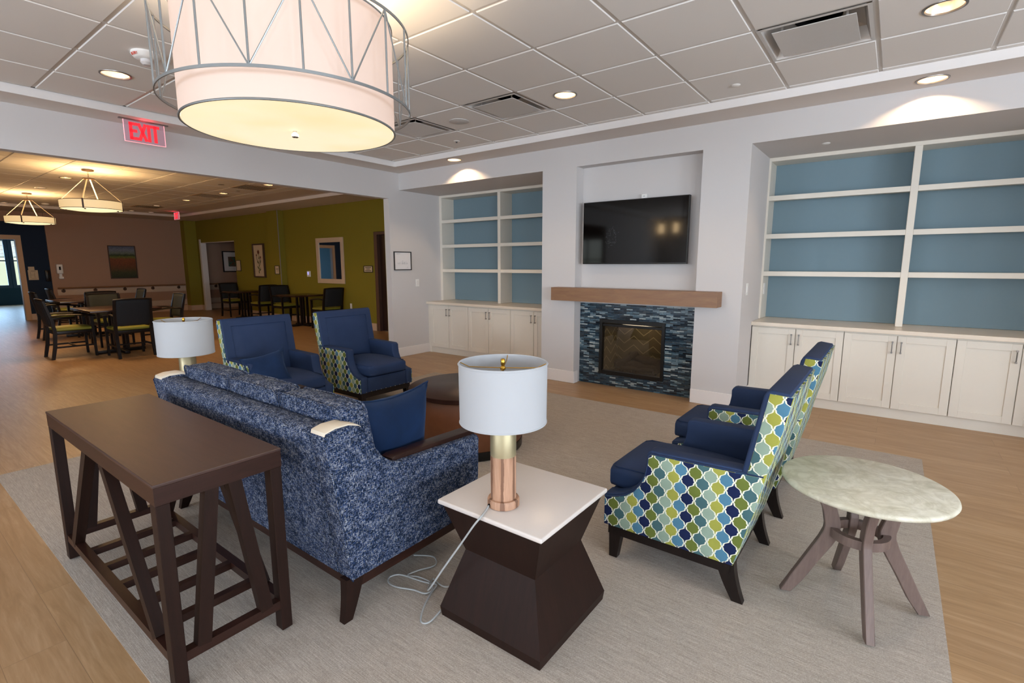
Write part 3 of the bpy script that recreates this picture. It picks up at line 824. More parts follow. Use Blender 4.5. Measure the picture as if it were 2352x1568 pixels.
def plate(label, cat, name, c, axis, sgn, w=.07, h=.115, kind='switch', group='white wall plates'):
    """axis 0: plate on an x-facing wall; sgn: outward direction"""
    t = thing(name, label, cat, c, group)
    def bx(a, b, z0, z1, d0, d1, bev=0):
        lo, hi = sorted((d0*sgn, d1*sgn))
        if axis == 0: return B(c[0]+lo, c[0]+hi, c[1]+a, c[1]+b, c[2]+z0, c[2]+z1, bev=bev)
        return B(c[0]+a, c[0]+b, c[1]+lo, c[1]+hi, c[2]+z0, c[2]+z1, bev=bev)
    obj('cover_plate', bx(-w/2, w/2, -h/2, h/2, 0.0002, .006, .002), WHITEP, t)
    if kind == 'switch': obj('rocker', bx(-.016, .016, -.033, .033, .006, .010, .001), TRIMW, t)
    else:
        for s in (-.025, .025): obj('socket', bx(-.015, .015, s-.014, s+.014, .006, .008, .001), TRIMW, t)
    return t
plate('white rocker switch on left wall below the framed plan', 'switch', 'light_switch', (XL, 5.563, 1.148), 0, 1)
plate('white rocker switch on the side of the right alcove', 'switch', 'light_switch', (RN0, 5.44, 1.19), 0, 1, h=.12)
plate('white socket plate inside the right bookcase side', 'outlet', 'wall_outlet', (-1.143, 6.17, 1.17), 0, 1, h=.12, kind='outlet')
plate('white socket plate low on the green wall behind chairs', 'outlet', 'wall_outlet', (-9.83, YG, .50), 1, -1, kind='outlet')
# framed evacuation plan
def framed(name, label, cat, axis, pos, sgn, a0, a1, z0, z1, fw, fm, art=None, mat_w=0, matm=None, depth=.02, artm=PAPER):
    t = thing(name, label, cat, ((pos, (a0+a1)/2, z0) if axis == 0 else ((a0+a1)/2, pos, z0)))
    def bx(bm, p, q, zz0, zz1, d0, d1, bev=0):
        lo, hi = sorted((pos+d0*sgn, pos+d1*sgn))
        if axis == 0: box(bm, lo, hi, p, q, zz0, zz1, bev=bev)
        else: box(bm, p, q, lo, hi, zz0, zz1, bev=bev)
    bm = NB(); d = depth
    bx(bm, a0, a0+fw, z0, z1, .001, d, .002); bx(bm, a1-fw, a1, z0, z1, .001, d, .002); bx(bm, a0+fw, a1-fw, z0, z0+fw, .001, d, .002); bx(bm, a0+fw, a1-fw, z1-fw, z1, .001, d, .002)
    obj('frame', bm, fm, t)
    m = mat_w
    if m:
        bm = NB(); bx(bm, a0+fw, a1-fw, z0+fw, z1-fw, .001, d*.4); obj('mat_board', bm, matm or PAPER, t)
    bm = NB(); bx(bm, a0+fw+m, a1-fw-m, z0+fw+m, z1-fw-m, .001 if not m else d*.4, d*.45 if not m else d*.5)
    o = obj('picture', bm, artm, t)
    if art:
        bm = NB(); art(lambda p, q, zz0, zz1: bx(bm, p, q, zz0, zz1, d*.45, d*.56)); obj('drawing', bm, GREYL if axis == 0 and name == 'framed_plan' else FRAMEB, o)
    return t
def plan_art(bx):
    for s in range(7):
        y = 5.17+s*.03; bx(y, y+.02, 1.452+(s % 3)*.012, 1.454+(s % 3)*.012); bx(y, y+.0015, 1.44, 1.47)
    bx(5.17, 5.36, 1.447, 1.4485); bx(5.15, 5.22, 1.598, 1.602); bx(5.15, 5.19, 1.59, 1.592); bx(5.34, 5.375, 1.395, 1.397); bx(5.35, 5.37, 1.385, 1.387); bx(5.265, 5.267, 1.44, 1.50); bx(5.30, 5.302, 1.44, 1.48)
framed('framed_plan', 'small black framed floor plan on the lounge wall beside the opening', 'picture', 0, XL, 1, 5.095, 5.44, 1.35, 1.633, .013, FRAMEB, plan_art)

# ------------------------------------------------------------------ ceiling fittings of the lounge
def downlight_proto(label, r=.085):
    t = thing('recessed_downlight', label, 'ceiling light', (0, 0, 0))
    obj('trim_ring', lathe(NB(), [(r, .004), (r+.004, -.004), (r+.016, -.003), (r+.017, .002)], n=36), NICKEL, t, 40)
    obj('reflector', lathe(NB(), [(r, .004), (r*.92, .03), (r*.7, .075), (r*.35, .095)], n=36), REFL, t, 60)
    obj('bulb', lathe(NB(), [(0, .062), (r*.42, .066), (r*.5, .08), (0, .095)], n=20), BULB, t, 60)
    return t
# the tiles are thin, so the cans poke up between tile face and slab
def cut_ring(): pass
LIV = 'recessed downlights of the lounge ceiling'
dl = downlight_proto('large recessed downlight at the top right corner beside the vent')
dl['group'] = LIV; dl.location = (.091, 3.887, ZC-.0015)
dl2 = dup(dl, (-2.357, 3.878, ZC-.0015), 0, 'recessed downlight in tile right of the middle ceiling vent', LIV)
dl3 = dup(dl, (-4.811, 1.435, ZC-.0015), 0, 'recessed downlight left of the smoke detector', LIV)
SOF = 'recessed downlights washing the bookcases'
dl4 = dup(dl, (-4.729, 5.023, ZS-.0015), 0, 'recessed downlight in the soffit over the left bookcase', SOF)
dl5 = dup(dl, (.097, 5.046, ZS-.0015), 0, 'recessed downlight in the soffit over the right bookcase', SOF)
for o, e_, ang in ((dl, 8, 1.9), (dl2, 26, 1.9), (dl3, 14, 1.9), (dl4, 34, 1.55), (dl5, 28, 1.55)):
    ORG[o.name] = Vector((0, 0, 0))
    l = light('SPOT', (0, 0, .058), e_, (1, .70, .42), o, spot_size=2.75, spot_blend=.1, shadow_soft_size=.016)
def ring_detector(name, label, cat, loc, r=.04, h=.012, m=WHITEP):
    t = thing(name, label, cat, loc)
    bm = lathe(NB(), [(0, 0), (r, 0), (r, -h*.5), (r*.85, -h), (0, -h)], n=30)
    obj('cover', bm, m, t, 40, world=False); return t
def tl(name, label, cat, loc, parts, group=None):
    t = thing(name, label, cat, loc, group)
    for nm, prof, m in parts: obj(nm, lathe(NB(), prof, n=32), m, t, 40, world=False)
    return t
spk = [('escutcheon', [(0, 0), (.034, 0), (.036, -.003), (.028, -.009), (0, -.010)], WHITEP)]
tl('sprinkler_cover', 'round concealed sprinkler cover in tile left of the right vent', 'sprinkler', (-1.147, 4.495, ZC-.0005), spk, 'round sprinkler covers')
tl('sprinkler_cover', 'round sprinkler cover under the right bookcase alcove header', 'sprinkler', (-.613, 5.653, ZN-.0005), spk, 'round sprinkler covers')
tl('ceiling_speaker', 'flush round white speaker between the two left ceiling vents', 'speaker', (-3.611, 3.916, ZC-.0005), [('grille', [(0, 0), (.10, 0), (.10, -.004), (.09, -.007), (0, -.008)], flat('speaker_white', '#c9c7c5', .6))])
tl('motion_sensor', 'tiny ceiling sensor with dark slot near the tray edge', 'sensor', (-4.199, 4.508, ZC-.0005), [('cover', [(0, 0), (.036, 0), (.036, -.004), (0, -.007)], WHITEP), ('lens', [(0, -.007), (.012, -.0072), (.010, -.018), (0, -.02)], FRAMEB)])
# strobe / smoke detector
t = thing('smoke_alarm_strobe', 'white ceiling fire alarm strobe with red ALERT print', 'alarm', (-4.183, 1.434, ZC), None)
obj('base', lathe(NB(), [(0, 0), (.085, 0), (.088, -.012), (.07, -.034), (.055, -.04), (0, -.042)], n=40), WHITEP, t, 50, world=False)
obj('strobe_lens', lathe(NB(), [(0, -.042), (.036, -.042), (.036, -.06), (.022, -.075), (0, -.078)], n=20), Mat('strobe_clear', (.8, .8, .82), .08, .3).m, t, 30, world=False)
LET = {'A': [((0, 0), (.5, 1)), ((.5, 1), (1, 0)), ((.2, .4), (.8, .4))], 'L': [((0, 1), (0, 0)), ((0, 0), (.9, 0))], 'E': [((0, 0), (0, 1)), ((0, 1), (.9, 1)), ((0, .52), (.75, .52)), ((0, 0), (.9, 0))],
       'R': [((0, 0), (0, 1)), ((0, 1), (.8, 1)), ((.8, 1), (.8, .52)), ((.8, .52), (0, .52)), ((.3, .52), (.9, 0))], 'T': [((0, 1), (1, 1)), ((.5, 1), (.5, 0))],
       'X': [((0, 0), (1, 1)), ((0, 1), (1, 0))], 'I': [((.5, 0), (.5, 1))]}
def letters(bm, text, place, w, h, sp, th, dep):
    """place(u,v)->(point, normal); strokes as bars"""
    u = 0
    for ch in text:
        cw = w*(.35 if ch == 'I' else 1)
        for (a, b), (c, d) in LET[ch]:
            p, n = place(u+a*cw, b*h); q, _ = place(u+c*cw, d*h)
            dd = (q-p).normalized()*th*.5
            bar(bm, p-dd, q+dd, th, dep, n)
        u += cw+sp
    return bm
def ring_place(u, v):
    a = math.atan2(-1.434, 4.183)-1.30+u/.082
    s = .0155+v*0
    rr = .079; z = -.026+ (v-.008)*.55
    rr = .079-(v-.008)*-.9*0+(v)*.45
    p = Vector((rr*math.cos(a), rr*math.sin(a), -.030+v*.9)); n = Vector((math.cos(a), math.sin(a), -.5)).normalized()
    return p, n
ob = obj('lettering', letters(NB(), 'ALERT', ring_place, .008, .013, .004, .0024, .002), RED, t, world=False)
# EXIT signs: clear acrylic panel with glowing red letters, facing +x
def exit_sign(label, c, s=1.0, w=.335, h=.195, group='red exit signs'):
    t = thing('exit_sign', label, 'exit sign', c, group)
    obj('mounting_bar', B(-.014, .014, -.20*s, .20*s, -.012, 0, bev=.002), NICKEL, t, world=False)
    pn = obj('acrylic_panel', B(-.004, .004, -w/2*s, w/2*s, -h*s-.012, -.012), ACRYL, t, world=False)
    bm = NB(); e2 = .0035
    for a in ((-w/2*s, -w/2*s+e2, -h*s-.012, -.012), (w/2*s-e2, w/2*s, -h*s-.012, -.012)): box(bm, -.005, .005, *a)
    box(bm, -.005, .005, -w/2*s+e2, w/2*s-e2, -h*s-.012, -h*s-.0085)
    obj('glowing_edge', bm, EXITR2, pn, world=False)
    th = .027*s; H = .130*s
    def pl(u, v): return Vector((.006, -.112*s+u, -h*s-.012+.035*s+v)), Vector((1, 0, 0))
    bm = letters(NB(), 'EXIT', pl, .048*s, H, .020*s, th, .003)
    # outline halo behind letters
    obj('letters', bm, EXITR, t, world=False)
    light('POINT', (.05, 0, -.02), .35*s, (1, .05, .08), t, shadow_soft_size=.05)
    return t

def fix_light(t):
    for c in t.children:
        if c.type == 'LIGHT': c.location = Vector((.06, 0, -.03))
ex1 = exit_sign('clear EXIT sign with glowing red letters under the lounge soffit by the dining opening', (-5.84, 1.925, ZS)); fix_light(ex1)
ex2 = exit_sign('small glowing red EXIT sign far away on the dining room ceiling', (-15.6, 5.68, ZC-.005)); fix_light(ex2)
ex2.rotation_euler = (0, 0, -PI/2)
for c in list(ex2.children):
    if c.name.startswith('mounting'): pass
# ceiling vents (plaque diffusers)
def vent(label, i, j, loc_rot=0):
    s = .6096; x0 = OX+i*s; y0 = OY+j*s; cx, cy = x0+s/2, y0+s/2
    t = thing('ceiling_vent', label, 'air vent', (cx, cy, ZC), 'square plaque ceiling diffusers')
    h = s/2-.012
    bm = NB()
    # frame cone: outer rim at tile level rising inward to neck
    prof = [(h, 0), (h-.022, -.002), (h-.032, .022), (h-.052, .085), (h-.10, .10), (.13, .105)]
    prev = None
    for r, z in prof:
        ring = [bm.verts.new((sx_*r, sy_*r, z)) for sx_, sy_ in ((-1, -1), (1, -1), (1, 1), (-1, 1))]
        if prev:
            for k in range(4): bm.faces.new((prev[k], prev[(k+1) % 4], ring[(k+1) % 4], ring[k]))
        prev = ring
    bmesh.ops.recalc_face_normals(bm, faces=bm.faces[:])
    obj('frame', bm, STEEL, t, world=False)
    obj('duct_neck', lathe(NB(), [(.0, .2), (.131, .2), (.131, .104)], n=30), DARK, t, 40, world=False)
    p = .218
    obj('plaque', B(-p, p, -p, p, -.008, -.003, bev=.0015), STEEL, t, world=False)
    bm = NB()
    for sx_, sy_ in ((-1, -1), (1, -1), (1, 1), (-1, 1)): box(bm, sx_*.17-.006, sx_*.17+.006, sy_*.17-.001, sy_*.17+.001, -.003, .102)
    obj('plaque_clips', bm, STEEL, t, world=False)
    return t
v1 = vent('square ceiling diffuser at top right with round duct showing', 1, 1)
vent('middle square ceiling diffuser left of a downlight', -3, 1)
vent('square ceiling diffuser partly hidden behind the big drum pendant', -5, 1)

# ------------------------------------------------------------------ big drum pendant
PC = (-2.473, 1.469); PZ0 = 2.1
t = thing('drum_pendant', 'huge lit white fabric drum pendant in a grey wire cage', 'pendant lamp', (PC[0], PC[1], ZC))
R1 = .49
bm = lathe(NB(), [(R1, PZ0+.012), (R1, 2.60), (R1-.006, 2.60), (R1-.006, PZ0+.012), (R1, PZ0+.012)], PC, 96)
obj('fabric_shade', bm, PSHADE, t, 40)
obj('shade_rim', tube(NB(), [(PC[0]+R1*math.cos(a*PI/48), PC[1]+R1*math.sin(a*PI/48), PZ0+.008) for a in range(96)], .0055, 8, True), ALU, t, 40)
obj('shade_rim', tube(NB(), [(PC[0]+R1*math.cos(a*PI/48), PC[1]+R1*math.sin(a*PI/48), 2.60) for a in range(96)], .0045, 8, True), ALU, t, 40)
obj('bottom_diffuser', disc(NB(), R1-.008, PZ0+.004, PZ0+.010, PC, 96), PDIFF, t, 40)
obj('finial', lathe(NB(), [(0, PZ0-.03), (.012, PZ0-.029), (.0165, PZ0-.026), (.0165, PZ0-.012), (.010, PZ0-.010), (.010, PZ0+.004), (0, PZ0+.004)], PC, 24), CHROME, t, 40)
R2 = .575; ZL, ZU = 2.205, 2.565
def flat_ring(R, z, hh=.012, th=.005):
    return lathe(NB(), [(R, z-hh/2), (R, z+hh/2), (R-th, z+hh/2), (R-th, z-hh/2), (R, z-hh/2)], PC, 96)
cg = obj('cage_ring', flat_ring(R2, ZL), ALU, t, 40); obj('cage_ring', flat_ring(R2, ZU), ALU, t, 40)
n = 18; a0 = math.radians(-46)
def cp(i, z): 
    a = a0+i*2*PI/n; return (PC[0]+(R2-.004)*math.cos(a), PC[1]+(R2-.004)*math.sin(a), z)
for i in range(n):
    obj('cage_upright', tube(NB(), [cp(i, ZL), cp(i, ZU)], .0046, 6), ALU, t, 40)
    bm = NB()
    if i % 2 == 0: tube(bm, [cp(i, ZL), cp(i+1, ZU)], .0036, 6)
    else: tube(bm, [cp(i, ZU), cp(i+1, ZL)], .0036, 6)
    obj('cage_brace', bm, ALU, t, 40)
for i in range(1, n, 6):
    a = a0+i*2*PI/n
    for z in (ZU,): obj('cage_spoke', tube(NB(), [cp(i, z), (PC[0]+R1*math.cos(a), PC[1]+R1*math.sin(a), z)], .0035, 6), ALU, t, 40)
obj('stem', tube(NB(), [(PC[0], PC[1], 2.5), (PC[0], PC[1], ZC-.02)], .012, 12), ALU, t, 40)
obj('ceiling_canopy', disc(NB(), .09, ZC-.028, ZC-.0005, PC, 36, .006), ALU, t, 40)
bm = NB()
for k in range(3):
    a = k*2*PI/3; tube(bm, [(PC[0], PC[1], 2.56), (PC[0]+R1*math.cos(a), PC[1]+R1*math.sin(a), 2.59)], .004, 6)
obj('spider_arm', bm, ALU, t, 40)
light('POINT', (PC[0], PC[1], 2.42), 42, (1, .78, .52), t, shadow_soft_size=.10)
light('AREA', (PC[0], PC[1], PZ0-.005), 4, (1, .85, .66), t, shape='DISK', size=.9)

# ------------------------------------------------------------------ sofa
SX0, SX1 = -3.30, -1.62
t = thing('sofa', 'three-seat blue and cream tweed sofa seen from behind', 'sofa', ((SX0+SX1)/2, 1.45, 0))
side = [(1.092, .18), (1.075, .30), (1.045, .52), (1.02, .68), (1.002, .795), (1.01, .812), (1.05, .822), (1.11, .822), (1.155, .808), (1.19, .77), (1.215, .715), (1.255, .655), (1.30, .615), (1.35, .60), (1.86, .578), (1.872, .56), (1.865, .36), (1.84, .18)]
for s, (a, b) in enumerate(((SX0, SX0+.105), (SX1-.105, SX1))):
    o = obj('side_panel', prism(NB(), side, 0, a, b, bev=.012, seg=2), TWEED, t, 50)
    # cream cap on the wing's top
    cap = [(1.004, .812), (1.012, .822), (1.05, .8315), (1.11, .8315), (1.158, .817), (1.172, .800), (1.11, .8235), (1.05, .8235)]
    cap = [(1.006, .806), (1.010, .820), (1.05, .8305), (1.11, .8305), (1.152, .818), (1.168, .806), (1.160, .798), (1.11, .81), (1.05, .81)]
    obj('corner_cap', prism(NB(), cap, 0, a+.006, b-.006, bev=.002), CREAMV, t, 50)['label'] = 'bare cream patch on the sofa wing'
    w0, w1 = (a+.012, b-.012)
    obj('arm_cap', prism(NB(), [(1.335, .588), (1.335, .612), (1.36, .619), (1.865, .600), (1.875, .59), (1.87, .57)], 0, w0-(.012 if s else -.0), w1+(.0 if s else .012)-(.02 if s else 0)+(.0), bev=.004), ESPR, t, 40)['label'] = 'dark wood arm cap'
bk = [(1.092, .18), (1.075, .30), (1.045, .52), (1.02, .68), (1.004, .785), (1.01, .80), (1.03, .811), (1.09, .811), (1.125, .80), (1.14, .78), (1.21, .40), (1.21, .18)]
obj('back_panel', prism(NB(), bk, 0, SX0+.105, SX1-.105), TWEED, t, 50)
obj('seat_deck', B(SX0+.105, SX1-.105, 1.21, 1.85, .18, .33, bev=.01), TWEED, t, 40)
cw = (SX1-SX0-.21)/3
for i in range(3):
    a = SX0+.105+i*cw; b = a+cw
    obj('seat_cushion', cushion(NB(), a+.002, b-.002, 1.235, 1.875, .33, .455, crown=.018, bev=.03), TWEED, t, 60)
# loose back cushions, leaning, overlapping the sides a little
xs = [-3.195, -2.665, -2.17, -1.685]
for i in range(3):
    a, b = xs[i], xs[i+1]
    bm = cushion(NB(), a+.003, b-.003, 0, .15, .445, .876, crown=.008, bev=.038, side=.010)
    # lean
    for v in bm.verts: v.co.y += 1.188-.19*(v.co.z-.445)
    c = obj('back_cushion', bm, TWEED, t, 60)
    for dy in (.014, .136):
        pts = [(px, 1.188+dy-.19*(pz-.445), pz-.019) for px, pz in ((a+.012, .50), (a+.012, .865), (a+.02, .884), (a+.035, .892), ((a+b)/2, .897), (b-.035, .892), (b-.02, .884), (b-.012, .865), (b-.012, .50))]
        obj('piping', tube(NB(), pts, .0045, 6), TWEED, c, 60)
bm = NB(); box(bm, SX0+.02, SX1-.02, 1.105, 1.14, .13, .181); box(bm, SX0+.02, SX1-.02, 1.795, 1.83, .13, .181); box(bm, SX0+.02, SX0+.055, 1.14, 1.795, .13, .181); box(bm, SX1-.055, SX1-.02, 1.14, 1.795, .13, .181)
obj('base_rail', bm, ESPR, t)
def swept_leg(x, ytop, ybot, w_top, w_bot, htop, sx_=1, splx=0.0, curve=.0, wx=.045, n=6):
    """leg as a lofted rectangular section from z=htop to 0"""
    bm = NB(); prev = None
    for i in range(n+1):
        k = i/n; z = htop*(1-k); kk = k**1.7
        yc = ytop+(ybot-ytop)*(k*(1-curve)+kk*curve); w = w_top+(w_bot-w_top)*k; xw = wx+(wx*.72-wx)*k; xc = x+splx*k
        r = [bm.verts.new((xc+a*xw/2, yc+b*w/2, z)) for a, b in ((-1, -1), (1, -1), (1, 1), (-1, 1))]
        if prev:
            for j in range(4): bm.faces.new((prev[j], prev[(j+1) % 4], r[(j+1) % 4], r[j]))
        else: bm.faces.new(r)
        prev = r
    bm.faces.new(prev[::-1]); bmesh.ops.recalc_face_normals(bm, faces=bm.faces[:])
    return bm
for x, sp in ((SX0+.05, -.03), (SX1-.04, .0)):
    obj('leg', swept_leg(x, 1.115, 1.075, .085, .04, .185, curve=.6, splx=sp), ESPRV, t, 40)
    obj('leg', swept_leg(x, 1.80, 1.815, .07, .035, .185, curve=.3, splx=sp), ESPRV, t, 40)
# welt along the near side edges
for a in (SX0+.003, SX1-.003):
    pts = [(a, y, z) for y, z in side[:14]]
    obj('welt', tube(NB(), pts, .004, 6), TWEED, t, 60)

def pillow(name, label, c, w, h, th, rot, m=VELV):
    bm = NB(); N = 18
    def P(i, j, s):
        u = -1+2*i/N; v = -1+2*j/N
        pin = 1-.17*(1-abs(u)**1.7)*abs(v)**2; pin2 = 1-.13*(1-abs(v)**1.7)*abs(u)**2
        x = u*w/2*pin2*1.0; z = v*h/2*pin
        prof = max(0, (1-abs(u)**2.6))**.55*max(0, (1-abs(v)**2.6))**.55
        return Vector((x, s*th/2*prof+.006*math.sin(5*u+3*v)*prof, z))
    g = [[[bm.verts.new(P(i, j, s)) for j in range(N+1)] for i in range(N+1)] for s in (-1, 1)]
    for s in (0, 1):
        for i in range(N):
            for j in range(N):
                f = [g[s][i][j], g[s][i+1][j], g[s][i+1][j+1], g[s][i][j+1]]
                bm.faces.new(f if s == 0 else f[::-1])
    bmesh.ops.remove_doubles(bm, verts=bm.verts, dist=.0005)
    bmesh.ops.recalc_face_normals(bm, faces=bm.faces[:])
    t = thing(name, label, 'pillow', c, 'blue velvet throw pillows')
    o = obj('cover', bm, m, t, 80, world=False)
    edge = []
    for i in range(N): edge.append(P(i, 0, 0))
    for j in range(N): edge.append(P(N, j, 0))
    for i in range(N, 0, -1): edge.append(P(i, N, 0))
    for j in range(N, 0, -1): edge.append(P(0, j, 0))
    obj('piping', tube(NB(), edge, .004, 6, True), m, t, 60, world=False)
    t.rotation_euler = rot
    return t
pillow('throw_pillow', 'royal blue velvet throw pillow propped on the right end of the sofa', (-1.83, 1.475, .655), .43, .42, .18, (math.radians(9), math.radians(-2), math.radians(87)))

# ------------------------------------------------------------------ console table
t = thing('console_table', 'dark brown wood console table with angled braces and slatted shelf', 'table', (-2.48, .72, 0))
CX0, CX1, CY0, CY1, CZ = -3.16, -1.80, .51, .93, .75
obj('tabletop', B(CX0, CX1, CY0, CY1, CZ-.012, CZ, bev=.003), DESK, t)
bm = NB(); q = .002; h = .06
box(bm, CX0+q, CX1-q, CY0+q, CY0+.04, CZ-.012-h, CZ-.012); box(bm, CX0+q, CX1-q, CY1-.04, CY1-q, CZ-.012-h, CZ-.012)
box(bm, CX0+q, CX0+.04, CY0+.04, CY1-.04, CZ-.012-h, CZ-.012); box(bm, CX1-.04, CX1-q, CY0+.04, CY1-.04, CZ-.012-h, CZ-.012)
obj('apron', bm, ESPR, t)
zl = CZ-.012-h
for x in (CX0+.003, CX1-.045):
    for y in (CY0+.003, CY1-.045): obj('leg', B(x-(.008 if x > -2 else 0), x+.042+(.008 if x < -2 else 0), y, y+.042, 0.006, zl, bev=.002, seg=1), ESPRV, t)
zr = .10
bm = NB()
for y in (CY0+.006, CY1-.041): box(bm, CX0+.045, CX1-.045, y, y+.035, zr, zr+.035)
obj('long_stretcher', bm, ESPR, t)
for x in (CX0+.006, CX1-.041): obj('end_stretcher', B(x, x+.035, CY0+.045, CY1-.045, zr, zr+.035), ESPR, t)
for x in (-2.86, -2.655, -2.45, -2.245, -2.04):
    obj('shelf_slat', B(x-.016, x+.016, CY0+.041, CY1-.041, zr+.004, zr+.034), ESPR, t)
def brace(a, b, up): obj('brace', bar(NB(), a, b, .045, .038, up), ESPRV, t)
zt, zb_ = zl+.004, zr+.028
for y in (CY0+.024, CY1-.024):
    brace((-3.0, y, zb_), (-2.59, y, zt), (0, 1, 0)); brace((-1.975, y, zb_), (-2.385, y, zt), (0, 1, 0))
for x in (CX0+.023, CX1-.023):
    brace((x, .612, zb_), (x, .682, zt), (1, 0, 0)); brace((x, .834, zb_), (x, .757, zt), (1, 0, 0))
CONSOLE = t

# ------------------------------------------------------------------ cube end tables with quartz tops
def cube_table(label, x0, y0, w=.50, z=.51):
    t = thing('cube_end_table', label, 'table', (x0+w/2, y0+w/2, 0), 'hourglass end tables with white tops')
    c = (x0+w/2, y0+w/2)
    bm = NB(); prev = None
    levels = [(.0, w/2-.004), (.07, w/2-.004), (.30, w/2-.085), (z-.075, w/2-.006), (z-.02, w/2-.006)]
    levels = [(.0, w/2-.006), (.04, w/2-.001), (.285, w/2-.078), (z-.02, w/2-.014)]
    for zz, r in levels:
        ring = [bm.verts.new((c[0]+a*r, c[1]+b*r, zz)) for a, b in ((-1, -1), (1, -1), (1, 1), (-1, 1))]
        if prev:
            for k in range(4): bm.faces.new((prev[k], prev[(k+1) % 4], ring[(k+1) % 4], ring[k]))
        else: bm.faces.new(ring)
        prev = ring
    bm.faces.new(prev); bmesh.ops.recalc_face_normals(bm, faces=bm.faces[:])
    obj('base', bm, ESPRV, t)
    obj('tabletop', B(x0, x0+w, y0, y0+w, z-.02, z, bev=.006, seg=3), QUARTZ, t, 40)
    return t
cube_table('hourglass dark wood end table with white top in front, under the lamp', -1.378, 1.33)
cube_table('hourglass end table with white top beyond the far left end of the sofa', -3.97, 1.23)

def table_lamp(label, c, z, cord=None):
    t = thing('table_lamp', label, 'lamp', (c[0], c[1], z), 'white drum table lamps')
    def lt(name, prof, m, sm=40, n=48): return obj(name, lathe(NB(), [(r, zz+z) for r, zz in prof], c, n), m, t, sm)
    lt('base_foot', [(0, 0), (.058, 0), (.0625, .003), (.0625, .027), (.059, .033), (.05, .034), (0, .034)], LAMPW)
    lt('wood_column', [(.0, .034), (.0495, .034), (.0495, .205), (0, .205)], LAMPW)
    lt('brass_column', [(.0, .205), (.050, .205), (.050, .340), (.046, .345), (0, .345)], BRASSM)
    b = .337; tp = .566
    sh = lt('lamp_shade', [(.163, b), (.1645, b+.001), (.1665, tp), (.165, tp+.001), (.163, tp-.001), (.161, b+.002), (.163, b)], SHADEF, 30, 72)
    obj('shade_trim', tube(NB(), [(c[0]+.1665*math.cos(a*PI/36), c[1]+.1665*math.sin(a*PI/36), z+tp-.004) for a in range(72)], .003, 6, True), SHADEF, sh, 60)
    obj('shade_trim', tube(NB(), [(c[0]+.164*math.cos(a*PI/36), c[1]+.164*math.sin(a*PI/36), z+b+.003) for a in range(72)], .003, 6, True), SHADEF, sh, 60)
    bm = NB()
    for k in range(4):
        a = k*PI/2+.55
        tube(bm, [(c[0], c[1], z+tp-.022), (c[0]+.128*math.cos(a), c[1]+.128*math.sin(a), z+tp-.020), (c[0]+.162*math.cos(a), c[1]+.162*math.sin(a), z+tp-.004)], .0018, 6)
    obj('spider', bm, BRASS, t, 60)
    lt('finial', [(0, tp-.028), (.010, tp-.028), (.011, tp-.02), (.006, tp-.014), (.0085, tp-.008), (.0085, tp+.010), (.006, tp+.013), (0, tp+.013)], BRASS, 50, 20)
    obj('stem', tube(NB(), [(c[0], c[1], z+.34), (c[0], c[1], z+tp-.03)], .004, 8), BRASS, t, 60)
    if cord:
        obj('cord_grommet', tube(NB(), [cord[0], Vector(cord[0])*.8+Vector(cord[1])*.2], .0055, 8), BLACKM, t, 60)
        obj('power_cord', tube(NB(), smoothpath(cord, 8), .0037, 8), CABLE, t, 80)['label'] = 'grey power cord trailing to the floor'
    return t
# the cord leaves the foot, drops over the left edge and coils on the carpet
cz = .0105
cord = [(-1.163, 1.397, .524), (-1.155, 1.365, .516), (-1.142, 1.322, .512), (-1.165, 1.305, .475), (-1.219, 1.297, .392), (-1.303, 1.285, .265), (-1.40, 1.30, .13), (-1.50, 1.38, .04)]
cord += [(x, y, cz) for x, y in [(-1.565, 1.47), (-1.509, 1.461), (-1.474, 1.468), (-1.446, 1.509), (-1.405, 1.486), (-1.390, 1.443), (-1.390, 1.368), (-1.372, 1.275), (-1.385, 1.245), (-1.415, 1.257), (-1.466, 1.327), (-1.503, 1.408), (-1.521, 1.450),
    (-1.562, 1.437), (-1.612, 1.424), (-1.708, 1.403), (-1.735, 1.362), (-1.707, 1.332), (-1.655, 1.332), (-1.575, 1.364), (-1.519, 1.377), (-1.511, 1.412), (-1.556, 1.446), (-1.630, 1.441), (-1.679, 1.418), (-1.668, 1.475), (-1.635, 1.543), (-1.657, 1.583), (-1.703, 1.595), (-1.78, 1.549)]]
LAMP1 = (-1.139, 1.455)

